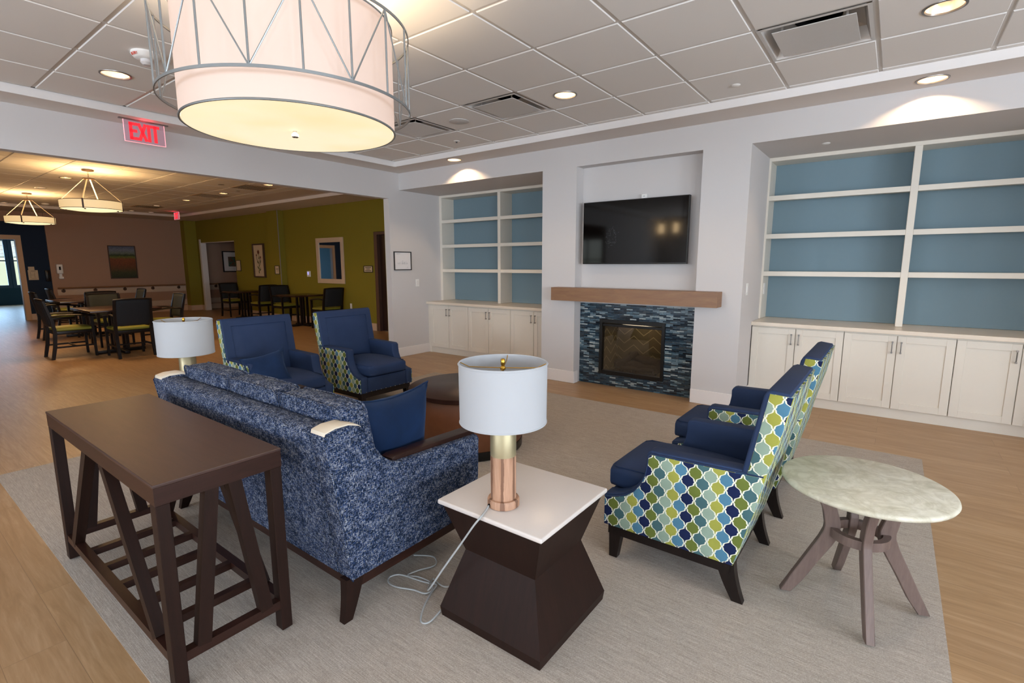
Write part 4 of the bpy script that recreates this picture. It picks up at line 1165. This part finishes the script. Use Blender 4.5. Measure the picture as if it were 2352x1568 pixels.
# ------------------------------------------------------------------ armchairs
def armchair(label, group):
    """local frame: faces -y, width along x, u = y+.4 is the depth measured from the front"""
    t = thing('armchair', label, 'armchair', (0, 0, 0), group)
    Wd = .66; H = Wd/2; O = -.40
    def U(pts): return [(u+O, z) for u, z in pts]
    arm = [(0, .18), (0, .325), (.01, .338), (.06, .345), (.105, .362), (.145, .392), (.178, .435), (.198, .48), (.206, .53), (.206, .575), (.215, .592), (.23, .598), (.66, .606), (.655, .50), (.635, .38), (.60, .26), (.58, .18)]
    pan = [(.006, .178), (.006, .318), (.06, .330), (.112, .350), (.155, .384), (.188, .430), (.208, .478), (.216, .53), (.218, .570), (.23, .582), (.695, .592), (.69, .54), (.672, .44), (.65, .36), (.628, .27), (.60, .178)]
    for s in (-1, 1):
        a, b = sorted((s*H-s*.006, s*(H-.085)))
        obj('arm', prism(NB(), U(arm), 0, a, b, bev=.008, seg=2), BLUEF, t, 50)
        a, b = sorted((s*(H-.008), s*(H+.003)))
        p = obj('outside_panel', prism(NB(), U(pan), 0, a, b, bev=.003), OGEE, t, 50)
        p['label'] = 'ogee patterned outside panel'
        x = s*(H-.001)
        obj('welt', tube(NB(), [(x, u+O, z+.004) for u, z in pan[1:11]], .0045, 6), BLUEF, p, 60)
    # back: blue front and top, patterned shell behind
    ba = [(.50, .33), (.635, .60), (.690, .925), (.700, .945), (.72, .952), (.755, .948), (.768, .935), (.74, .80), (.70, .60), (.60, .185), (.50, .185)]
    ba = [(.57, .30), (.612, .60), (.672, .925), (.682, .945), (.70, .953), (.762, .945), (.770, .93), (.735, .76), (.69, .58), (.66, .45), (.57, .30)][:-1]
    obj('backrest', prism(NB(), U(ba), 0, -H+.002, H-.002, bev=.010, seg=3), BLUEF, t, 50)
    sh = [(.634, .60), (.694, .940), (.776, .934), (.742, .76), (.70, .59), (.69, .54), (.672, .44), (.65, .36), (.628, .27), (.603, .178), (.56, .178), (.60, .45)]
    o = obj('outside_back', prism(NB(), U(sh), 0, -H-.0015, H+.0015, bev=.004), OGEE, t, 50)
    o['label'] = 'ogee patterned outside back'
    # inner back pad inside the border
    bm = NB()
    N = 10; w2 = H-.075; z0, z1 = .46, .885
    def fr(z): return .612+(z-.60)*(.06/.325)
    grid = []
    for i in range(N+1):
        row = []
        for j in range(N+1):
            uu = -1+2*i/N; vv = -1+2*j/N; z = (z0+z1)/2+vv*(z1-z0)/2
            e_ = min(1, (1-abs(uu))*6)*min(1, (1-abs(vv))*6)
            row.append(bm.verts.new((uu*w2, fr(z)+O+.003-.013*e_-.006*(1-uu*uu)*(1-vv*vv), z)))
        grid.append(row)
    for i in range(N):
        for j in range(N): bm.faces.new((grid[i][j], grid[i+1][j], grid[i+1][j+1], grid[i][j+1]))
    obj('back_pad', bm, BLUEF, t, 60)
    pts = [(sx_*w2, fr(z)+O-.001, z) for sx_, z in ((-1, z0), (-1, z1), (1, z1), (1, z0))]
    obj('pad_welt', tube(NB(), pts, .004, 6), BLUEF, t, 60)
    obj('seat_cushion', cushion(NB(), -H+.088, H-.088, -.025+O, .60+O, .325, .448, crown=.05, bev=.036), BLUEF, t, 60)
    w3 = H-.10
    obj('cushion_welt', tube(NB(), [(-w3, .35+O, .443), (-w3, .02+O, .441), (-w3+.02, -.008+O, .437), (w3-.02, -.008+O, .437), (w3, .02+O, .441), (w3, .35+O, .443)], .004, 6), BLUEF, t, 60)
    obj('front_rail', B(-H+.085, H-.085, O+.002, .58+O, .182, .325, bev=.004), BLUEF, t, 40)
    bm = NB()
    a, b = -H+.02, H-.02
    box(bm, a, b, O+.02, O+.05, .125, .181); box(bm, a, b, O+.56, O+.59, .125, .181); box(bm, a, a+.03, O+.05, O+.56, .125, .181); box(bm, b-.03, b, O+.05, O+.56, .125, .181)
    obj('base_rail', bm, BLACKW, t)
    for s in (-1, 1):
        obj('leg', swept_leg(s*(H-.045), O+.058, O+.045, .07, .04, .181, curve=.2, wx=.05), BLACKW, t, 40)
        obj('leg', swept_leg(s*(H-.045), O+.565, O+.625, .078, .045, .181, curve=.7, wx=.05), BLACKW, t, 40)
    bm = NB()
    def nail(x, y):
        lathe(bm, [(0, -.004), (.0035, -.003), (.0035, .003), (0, .004)], (0, 0), 6); 
    pts = []
    for s in (-1, 1):
        for k in range(9): pts.append((s*(H+.004), O+.03+k*.068, .1875))
    for k in range(1, 11): pts.append((-H+k*.06, O-.002, .1875))
    for x, y, z in pts: box(bm, x-.004, x+.004, y-.004, y+.004, z-.003, z+.003, bev=.0015, seg=1)
    obj('nailhead_trim', bm, CHROME, t)
    return t
G1 = 'navy armchairs with ogee patterned sides'
ch = armchair('armchair nearest the camera on the right, ogee patterned side fully visible', G1)
ch.location = (-.637, 2.45, 0); ch.rotation_euler = (0, 0, -PI/2)
dup(ch, (-.63, 3.37, 0), -PI/2, 'armchair on the right behind the nearest one, back to the cabinets', G1)
dup(ch, (-4.49, 2.33, 0), PI/2, 'navy armchair behind the sofa holding a blue velvet pillow', G1)
dup(ch, (-4.46, 3.265, 0), PI/2, 'navy armchair nearest the left bookcase, its patterned side and front showing', G1)
pillow('throw_pillow', 'blue velvet throw pillow lying in the armchair behind the sofa', (-4.28, 2.13, .535), .36, .32, .13, (math.radians(-34), math.radians(-12), math.radians(62)))

# ------------------------------------------------------------------ round marble side table
RC = (-.02, 2.44)
t = thing('round_side_table', 'round cream marble top side table on four curved taupe legs', 'table', (RC[0], RC[1], 0))
obj('tabletop', lathe(NB(), [(0, .525), (.285, .525), (.297, .529), (.302, .538), (.300, .545), (.292, .550), (0, .550)], RC, 96), MARB, t, 50)
for k, adeg in enumerate((197, 107, 286, 19)):
    a = math.radians(adeg); dx, dy = math.cos(a), math.sin(a); px, py = -dy, dx
    prof = [(.255, 0, .030), (.215, .08, .034), (.165, .18, .036), (.118, .27, .040), (.100, .315, .042), (.098, .35, .041), (.115, .42, .036), (.150, .49, .032), (.170, .525, .030)]
    bm = NB(); prev = None; n_ = len(prof)
    for i, (r, z, w) in enumerate(prof):
        r0, z0_ = prof[max(i-1, 0)][:2]; r1, z1_ = prof[min(i+1, n_-1)][:2]
        d = Vector((r1-r0, z1_-z0_)).normalized(); nr = Vector((d.y, -d.x))
        if i in (0, n_-1): nr = Vector((1, 0))
        ring = []
        for s1, s2 in ((-1, -1), (1, -1), (1, 1), (-1, 1)):
            rr = r+nr.x*s1*w*.72; zz = z+nr.y*s1*w*.72; q = s2*.016
            ring.append(bm.verts.new((RC[0]+dx*rr+px*q, RC[1]+dy*rr+py*q, zz)))
        if prev:
            for j in range(4): bm.faces.new((prev[j], prev[(j+1) % 4], ring[(j+1) % 4], ring[j]))
        else: bm.faces.new(ring)
        prev = ring
    bm.faces.new(prev[::-1]); bmesh.ops.recalc_face_normals(bm, faces=bm.faces[:])
    bmesh.ops.bevel(bm, geom=bm.edges[:], offset=.003, segments=1, affect='EDGES')
    lg = obj('leg', bm, GREYW, t, 40)
    obj('foot_glide', disc(NB(), .010, 0.0065, .012, (RC[0]+dx*.25, RC[1]+dy*.25), 12), CHROME, lg, 40)
    for v in lg.data.vertices: v.co.z = max(v.co.z, .011)
obj('ring_stretcher', lathe(NB(), [(.082, .300), (.108, .300), (.108, .338), (.082, .338), (.082, .300)], RC, 48), GREYW, t, 40)

# ------------------------------------------------------------------ round coffee table
KC = (-2.65, 2.93)
t = thing('round_coffee_table', 'round drum coffee table, dark wood top over cognac leather body', 'table', (KC[0], KC[1], 0))
obj('tabletop', lathe(NB(), [(0, .445), (.462, .445), (.469, .450), (.469, .478), (.464, .482), (0, .482)], KC, 96), ESPR, t, 50)
obj('leather_drum', lathe(NB(), [(0, .07), (.428, .07), (.432, .076), (.436, .25), (.432, .438), (.425, .445), (0, .445)], KC, 96), LEATH, t, 50)
obj('plinth', lathe(NB(), [(0, .006), (.432, .006), (.434, .010), (.434, .07), (0, .07)], KC, 96), BLACKM, t, 50)

# ------------------------------------------------------------------ dining furniture
def dining_chair(label, fabric=BLKF):
    t = thing('dining_chair', label, 'chair', (0, 0, 0), 'black framed dining armchairs')
    # faces -y ; rear legs at y=+.24, front at -.24
    w = .235
    obj('seat', cushion(NB(), -.235, .235, -.26, .21, .425, .475, crown=.02, bev=.02), OLIVE, t, 60)
    obj('seat_frame', B(-.232, .232, -.25, .215, .375, .428, bev=.004), BLACKW, t, 40)
    for s in (-1, 1):
        bm = NB(); prev = None
        for y, z, q in ((.285, 0, .020), (.245, .20, .022), (.225, .42, .022), (.245, .60, .020), (.315, .90, .016)):
            r = [bm.verts.new((s*w+a*q, y+b*q, z)) for a, b in ((-1, -1), (1, -1), (1, 1), (-1, 1))]
            if prev:
                for j in range(4): bm.faces.new((prev[j], prev[(j+1) % 4], r[(j+1) % 4], r[j]))
            else: bm.faces.new(r)
            prev = r
        bm.faces.new(prev[::-1]); bmesh.ops.recalc_face_normals(bm, faces=bm.faces[:])
        obj('rear_leg', bm, BLACKW, t, 40)
        obj('front_leg', swept_leg(s*w, -.235, -.245, .04, .032, .64, curve=.3, wx=.04), BLACKW, t, 40)
        bm = tube(NB(), smoothpath([(s*w, .26, .655), (s*(w+.01), .10, .675), (s*(w+.012), -.10, .665), (s*w, -.28, .64)], 4), .02, 8, flat_=(1.1, .7))
        obj('armrest', bm, BLACKW, t, 60)
        obj('side_stretcher', B(s*w-.010, s*w+.010, -.23, .24, .17, .195), BLACKW, t)
    obj('cross_stretcher', B(-w+.01, w-.01, -.02, .0, .172, .193), BLACKW, t)
    bm = cushion(NB(), -w+.018, w-.018, -.022, .022, .50, .905, crown=0, bev=.018, side=.004)
    for v in bm.verts: v.co.y += .235+(v.co.z-.5)*.20+.02*(1-(v.co.x/.22)**2)
    obj('backrest', bm, fabric, t, 60)
    obj('top_rail', tube(NB(), smoothpath([(-w-.012, .315, .905), (-.12, .335, .915), (.12, .335, .915), (w+.012, .315, .905)], 4), .017, 8, flat_=(1, .9)), BLACKW, t, 60)
    return t
FP, FN, FU, FD = PI/2, -PI/2, PI, 0      # faces +x, -x, +y, -y
dc = dining_chair('dining armchair with its back to the lounge at the near dining table')
dc.location = (-9.70, 2.69, 0); dc.rotation_euler = (0, 0, FN)
def chair(x, y, r, lb, fab=None):
    c = dup(dc, (x, y, 0), r, lb, 'black framed dining armchairs')
    if fab:
        for k_ in c.children:
            if k_.name.startswith('backrest'):
                k_.data = k_.data.copy(); k_.data.materials[0] = fab
    return c
chair(-10.37, 2.10, FU, 'dining armchair in profile at the left side of the near dining table')
chair(-11.22, 2.86, FP, 'dining armchair facing the lounge across the near dining table', GRNF)
chair(-10.50, 3.42, FD, 'dining armchair at the right side of the near dining table, before the beige wall', GRNF)
chair(-12.78, 3.06, FN, 'dining armchair with its back to the near table, facing the second table')
chair(-13.15, 2.50, FU, 'dining armchair in profile at the left side of the second dining table')
chair(-14.78, 3.04, FU, 'farthest dining armchair in profile beside the navy wall')
chair(-13.15, 3.64, FD, 'dining armchair at the right side of the second dining table', GRNF)
chair(-14.78, 6.62, FP, 'leftmost dining armchair by the green wall, in front of the passage')
chair(-13.10, 6.60, FN, 'dining armchair with back turned, right of the first wall table')
chair(-12.02, 6.62, FP, 'dining armchair in front of the green pilaster, left of the second wall table')
chair(-10.28, 6.62, FN, 'dining armchair by the green wall under the wall mirror')
def dining_table(label, x0, x1, y0, y1, z=.74):
    cx, cy = (x0+x1)/2, (y0+y1)/2
    t = thing('dining_table', label, 'table', (cx, cy, 0), 'square dark dining tables')
    obj('tabletop', B(x0, x1, y0, y1, z-.035, z, bev=.006), TABW, t, 40)
    bm = NB(); q = .08
    for a, b in ((-q, -q), (q, -q), (q, q), (-q, q)): box(bm, cx+a-.022, cx+a+.022, cy+b-.022, cy+b+.022, .05, z-.035)
    obj('pedestal_post', bm, BLACKW, t)
    L = min(x1-x0, y1-y0)*.36
    obj('pedestal_foot', B(cx-L, cx+L, cy-.035, cy+.035, .002, .05, bev=.008), BLACKW, t, 40)
    obj('pedestal_foot', B(cx-.035, cx+.035, cy-L, cy+L, .004, .052, bev=.008), BLACKW, t, 40)
    return t
dining_table('near square dark dining table in the middle of the dining room', -10.80, -9.68, 2.22, 3.17)
dining_table('second dark dining table behind the near one, under the far pendant', -13.72, -12.60, 2.46, 3.48)
dining_table('small dark dining table against the green wall near the passage', -14.32, -13.46, 6.12, 6.92)
dining_table('small dark dining table against the green wall under the mirror', -11.55, -10.72, 6.12, 6.92)
for x, y, z, lb in ((-13.25, 3.2, .74, 'small folded white card on the second dining table'), (-10.35, 2.98, .74, 'small white card on the near dining table behind the chair back')):
    recenter(tag(obj('paper_card', B(x-.07, x+.07, y-.05, y+.05, z+.0005, z+.012, bev=.002), PAPER), lb, 'card', 'white cards on dining tables'))

# ------------------------------------------------------------------ dining pendants
RODM = flat('pale_nickel_rod', '#cbbfa8', .45, .3)
def ring_pendant(label, c):
    t = thing('ring_pendant', label, 'pendant lamp', (c[0], c[1], ZC), 'lit ring pendants of the dining room')
    R, z0, z1 = .375, 2.265, 2.385
    obj('fabric_ring', lathe(NB(), [(R, z0), (R+.004, z1), (R-.004, z1), (R-.008, z0), (R, z0)], c, 64), DSHADE, t, 40)
    obj('glass_bowl', lathe(NB(), [(R-.01, z0+.012), (R-.03, z0-.004), (R*.6, z0-.020), (0, z0-.026)], c, 64), DDIFF, t, 60)
    for z in (z0, z1): obj('ring_rim', tube(NB(), [(c[0]+(R+.003)*math.cos(a*PI/32), c[1]+(R+.003)*math.sin(a*PI/32), z) for a in range(64)], .004, 6, True), FRAMEM, t, 60)
    for k in range(4):
        a = math.radians(-29+90*k); dx, dy = math.cos(a), math.sin(a)
        obj('strap', bar(NB(), (c[0]+dx*(R+.005), c[1]+dy*(R+.005), z0-.01), (c[0]+dx*(R+.007), c[1]+dy*(R+.007), z1+.012), .02, .006, (dx, dy, 0)), FRAMEM, t)
        obj('hanger_rod', bar(NB(), (c[0]+dx*(R+.005), c[1]+dy*(R+.005), z1), (c[0]+dx*.06, c[1]+dy*.06, 2.715), .016, .004, (dx, dy, 0)), RODM, t)
        obj('bowl_clip', disc(NB(), .012, z0-.02, z0+.004, (c[0]+dx*(R-.06), c[1]+dy*(R-.06)), 10), FRAMEM, t)
    obj('hub_ring', lathe(NB(), [(.065, 2.708), (.075, 2.708), (.075, 2.722), (.065, 2.722), (.065, 2.708)], c, 32), FRAMEM, t, 40)
    bm = NB()
    for k in range(3): 
        z = 2.735+k*.03; tube(bm, [(c[0]+(.007*math.cos(q*PI/4) if k % 2 else 0), c[1]+(0 if k % 2 else .007*math.cos(q*PI/4)), z+.018*math.sin(q*PI/4)) for q in range(8)], .0025, 5, True)
    obj('chain', bm, FRAMEM, t, 60)
    bm = NB(); tube(bm, [(c[0]-.07, c[1], 2.715), (c[0]+.07, c[1], 2.715)], .004, 6); tube(bm, [(c[0], c[1]-.07, 2.715), (c[0], c[1]+.07, 2.715)], .004, 6)
    obj('hub_cross', bm, FRAMEM, t, 60)
    obj('ceiling_canopy', disc(NB(), .075, ZC-.022, ZC-.0006, c, 32, .005), FRAMEM, t, 40)
    light('POINT', (c[0], c[1], 2.41), 34, (1, .60, .26), t, shadow_soft_size=.12)
    light('AREA', (c[0], c[1], 2.232), 22, (1, .60, .27), t, shape='DISK', size=.6)
    return t
ring_pendant('larger lit ring pendant hanging by four rods over the near dining table', (-9.82, 2.44))
ring_pendant('farther lit ring pendant at the left edge over the second dining table', (-13.95, 2.45))

# small downlights and fittings of the dining ceiling (positions from where they show)
DN = 'small downlights of the dining room ceiling'
spots = DPX
for k_, ((px, py), lb) in enumerate(spots):
    x, y = CUTPOS.get(DINCUT[k_], DINCUT[k_][:2])
    o = dup(dl, (x, y, ZC-.0015), 0, lb, DN)
    for c in list(o.children):
        if c.type == 'LIGHT': bpy.data.objects.remove(c)
    o.scale = (.9, .9, .9)
    if k_ in (5, 6, 7, 0):
        l = light('SPOT', (0, 0, .058), 14, (1, .60, .27), None, spot_size=2.6, spot_blend=.3, shadow_soft_size=.016); l.parent = o
def flat_vent(px, py, label, m, r=.29):
    x, y = on_ceiling(px, py, ZC)
    t = thing('return_vent', label, 'air vent', (x, y, ZC), 'flat vents of the dining ceiling')
    bm = NB(); s = r; 
    for a in ((-s, s, -s, -s+.03), (-s, s, s-.03, s), (-s, -s+.03, -s+.03, s-.03), (s-.03, s, -s+.03, s-.03)): box(bm, *a, -.006, -.0005)
    obj('frame', bm, m[0], t, world=False)
    bm = NB()
    for i in range(12): yy = -s+.05+i*(2*s-.1)/11; box(bm, -s+.03, s-.03, yy-.012, yy+.004, -.004, -.001)
    obj('louvre', bm, m[1], t, world=False)
VM = (flat('vent_tan', '#b8a184', .6), flat('vent_grey', '#8b8377', .6)); VD = (flat('vent_tan2', '#b8a184', .6), flat('vent_dark', '#4a4235', .6))
flat_vent(582, 431, 'dark square vent in the dining ceiling near the header', VD)
flat_vent(483, 449.5, 'grey square vent in the middle of the dining ceiling', VM)
flat_vent(338, 474.5, 'long dark vent in the far dining ceiling', VD)
for (px, py, lb, r) in ((104, 467, 'domed smoke detector above the left ring pendant', .07), (347, 487, 'domed smoke detector by the far vent', .06), (508, 423.5, 'small dark sensor disc on the dining ceiling near the header', .05), (546, 438, 'small sensor disc right of the middle dining vent', .035)):
    x, y = on_ceiling(px, py, ZC)
    tl('smoke_detector', lb, 'detector', (x, y, ZC-.0005), [('housing', [(0, 0), (r, 0), (r, -.02), (r*.75, -.035), (r*.3, -.04), (0, -.04)] if px < 400 else [(0, 0), (r, 0), (r, -.004), (0, -.006)], WHITEP if px < 400 else VM[1])])

# ------------------------------------------------------------------ pictures and wall items of the dining room
LAND = Mat('landscape_print', (.3, .2, .1), .6)
_g = LAND.coord('Object'); _s = LAND.n('ShaderNodeSeparateXYZ'); LAND.L(_g, _s.inputs[0])
_zz = X(LAND.t, _s.outputs[2])/.93+LAND.noise(_g, 12, 4)*.09-.03
_c = LAND.ramp(_zz, [(0, lin('#2a3616')), (.2, lin('#4a4a1a')), (.45, lin('#8a4a1c')), (.62, lin('#9a5220')), (.68, lin('#76802c')), (.74, lin('#3c4b26')), (.79, lin('#7f8a78')), (.9, lin('#8b8f9d')), (1, lin('#5f6d85'))])
_n = (LAND.noise(_g, 45, 6, .75)-.3)*2.2; LAND.col(LAND.mix(_n.mx(0).mn(1), LAND.mix(1.0, _c, (.35, .38, .40), 'MULTIPLY'), _c)); LAND = LAND.m
framed('landscape_painting', 'framed painting of an orange field under a grey sky on the beige wall', 'painting', 0, XB, 1, 4.70, 5.36, 1.04, 1.985, .022, FRAMEM, artm=LAND, depth=.03)
bp = framed('botanical_print', 'tall narrow framed botanical print on the green wall', 'picture', 1, YG, -1, -14.13, -13.53, 1.09, 1.995, .035, FRAMEM, None, .0, depth=.05, artm=PAPERT)
def botanical():
    y = YG-.0275; bm = NB(); b2 = NB()
    for st in ([(-13.86, 1.20), (-13.84, 1.40), (-13.80, 1.58), (-13.84, 1.74)], [(-13.84, 1.38), (-13.76, 1.48), (-13.74, 1.60)], [(-13.83, 1.46), (-13.92, 1.56), (-13.95, 1.66)], [(-13.85, 1.30), (-13.78, 1.36)]):
        tube(bm, smoothpath([(x, y, z) for x, z in st], 5), .004, 5)
    def leaf(b, x, z, l, w, ang):
        pts = []
        for i in range(12):
            t_ = i/12*2*PI; u = math.cos(t_)*l/2; v = math.sin(t_)*w/2*(1-.35*math.cos(t_)); pts.append((x+u*math.cos(ang)-v*math.sin(ang), z+u*math.sin(ang)+v*math.cos(ang)))
        prism(b, pts, 1, y-.001, y+.001)
    for q in ((-13.90, 1.36, .10, .035, 2.3), (-13.79, 1.30, .10, .035, .6), (-13.75, 1.52, .09, .035, 1.0), (-13.90, 1.50, .09, .03, 2.2), (-13.82, 1.62, .08, .03, .9), (-13.86, 1.24, .08, .03, 2.0)): leaf(bm, *q)
    for k_ in range(7): leaf(b2, -13.84+.035*math.cos(k_*.9), 1.77+.035*math.sin(k_*.9), .065, .035, k_*.9)
    for k_ in range(5): leaf(b2, -13.74+.02*math.cos(k_*1.25), 1.63+.02*math.sin(k_*1.25), .04, .022, k_*1.25)
    for k_ in range(5): leaf(b2, -13.95+.018*math.cos(k_*1.25), 1.69+.018*math.sin(k_*1.25), .036, .02, k_*1.25)
    pic = [c for c in bp.children if c.name.startswith('picture')][0]
    obj('stem_drawing', bm, flat('botanical_green', '#4d5630', .8), pic); obj('flower_drawing', b2, flat('botanical_rust', '#7a4530', .8), pic)
botanical()
MULTI = Mat('garden_print', (.2, .2, .15), .6)
_n = MULTI.noise(MULTI.coord('Object'), 18, 4); MULTI.col(MULTI.ramp(_n, [(.3, lin('#24483a')), (.45, lin('#3c6a58')), (.55, lin('#7a3a2c')), (.7, lin('#4a5a32'))])); MULTI = MULTI.m
framed('corridor_picture', 'black framed print with white mat seen through the passage', 'picture', 0, XB, 1, 7.78, 8.55, 1.19, 1.885, .035, FRAMEB, None, .15, PAPER, artm=MULTI, depth=.03)
def sign_art(x0, x1, zs):
    def f(bx):
        for z, a, b in zs: bx(x0+(x1-x0)*a, x0+(x1-x0)*b, z-.006, z+.006)
    return f
framed('door_sign', 'small framed room sign beside the dark doorway', 'sign', 1, YG, -1, -9.30, -8.99, 1.265, 1.41, .014, FRAMEB, sign_art(-9.28, -9.01, [(1.370, .12, .85), (1.338, .25, .7), (1.305, .1, .88)]), artm=PAPERT, depth=.014)
framed('plaque_sign', 'small framed plaque on the front of the green pilaster', 'sign', 1, 6.80, -1, -12.78, -12.56, 1.19, 1.41, .014, FRAMEB, sign_art(-12.76, -12.58, [(1.34, .2, .8), (1.31, .2, .75), (1.27, .4, .6)]), artm=PAPERT, depth=.014)
framed('passage_sign', 'small blank framed notice on the green wall right of the passage', 'sign', 1, YG, -1, -15.20, -14.93, 1.255, 1.56, .014, FRAMEB, None, artm=PAPERT, depth=.014)
# wall mirror
t = thing('wall_mirror', 'rectangular wall mirror in a wide pale frame on the green wall', 'mirror', (-10.53, YG, 1.0))
bm = NB(); a0, a1, z0, z1, f = -11.07, -9.995, .998, 2.05, .105
for q in ((a0, a0+f, z0, z1), (a1-f, a1, z0, z1), (a0+f, a1-f, z0, z0+f), (a0+f, a1-f, z1-f, z1)): box(bm, q[0], q[1], YG-.03, YG-.0006, q[2], q[3], bev=.004, seg=1)
obj('frame', bm, flat('mirror_frame_paint', '#cdb79e', .45), t)
obj('glass', B(a0+f, a1-f, YG-.012, YG-.006, z0+f, z1-f), MIRROR, t)
t = thing('thermostat', 'small white thermostat with blue lit display on green wall', 'thermostat', (-11.46, YG, 1.20))
obj('case', B(-11.53, -11.39, YG-.025, YG-.0005, 1.14, 1.28, bev=.006), WHITEP, t)
obj('display', B(-11.50, -11.44, YG-.0265, YG-.025, 1.19, 1.26), emis('thermostat_display', '#7f8dff', .8), t)
# hand sanitiser dispenser
t = thing('sanitizer_dispenser', 'white hand sanitizer dispenser on the beige wall above the handrail', 'dispenser', (XB, 3.59, 1.06))
obj('housing', B(XB+.0005, XB+.09, 3.53, 3.66, 1.20, 1.45, bev=.015), WHITEP, t, 40)
obj('window', B(XB+.0902, XB+.092, 3.575, 3.615, 1.30, 1.39), DARK, t)
obj('drip_tray', B(XB+.0005, XB+.07, 3.56, 3.66, 1.06, 1.12, bev=.008), WHITEP, t, 40)
obj('bracket', B(XB+.0005, XB+.02, 3.58, 3.64, 1.12, 1.20), WHITEP, t)
t = thing('wall_phone', 'black wall phone on the narrow wall end beside navy wall', 'phone', (XB-.02, 3.36, 1.12))
obj('body', B(XB-.048, XB+.02, 3.30, 3.40, 1.0, 1.30, bev=.015), BLACKM, t, 40); obj('handset', B(XB+.02, XB+.045, 3.315, 3.365, 1.03, 1.27, bev=.010), BLACKM, t, 40)
t = thing('posted_notice', 'pale papers clipped on the navy wall beside the doorway', 'paper', (XB-.05, 3.07, 1.04))
obj('lower_sheet', B(XB-.0495, XB-.046, 2.975, 3.17, 1.045, 1.30), PAPERT, t)
obj('upper_sheet', B(XB-.0495, XB-.045, 2.99, 3.11, 1.30, 1.39), PAPERT, t)
bm = NB()
for y_, z_, w_, h_ in ((3.03, 1.27, .10, .008), (3.02, 1.10, .004, .15), (3.10, 1.10, .004, .14), (3.03, 1.17, .07, .004), (3.03, 1.08, .10, .004)): box(bm, XB-.046, XB-.0455, y_, y_+w_, z_, z_+h_)
obj('print_marks', bm, FRAMEB, t)
# sconces on the wall behind the camera (they show in the television)
for x, lb in ((-5.78, 'left lit wall sconce on the wall behind the camera'), (-5.2, 'right lit wall sconce on the wall behind the camera')):
    pass
SC = thing('wall_sconce', 'left one of two lit rectangular wall sconces behind the camera', 'wall lamp', (-5.96, YF, 2.42), 'lit wall sconces behind the camera')
obj('back_plate', B(-.05, .05, .0005, .02, -.04, .36), NICKEL, SC, world=False); obj('glass_shade', B(-.06, .06, .02, .10, -.03, .25, bev=.01), SCONCE, SC, world=False)
dup(SC, (-5.50, YF, 2.44), 0, 'right one of two lit rectangular wall sconces behind the camera', 'lit wall sconces behind the camera')

table_lamp('white drum lamp on the near end table, wood and brass column', LAMP1, .51, cord)
table_lamp('white drum lamp behind the far left end of the sofa', (-3.743, 1.341), .51)

# everything standing on the carpet is lifted by the carpet's own thickness
for o in list(COL.objects):
    if o.parent is None and o.get('category') in ('sofa', 'table', 'armchair', 'lamp', 'pillow') and -4.9 < o.location.x < .4 and .4 < o.location.y < 4.7:
        o.location.z += .0024
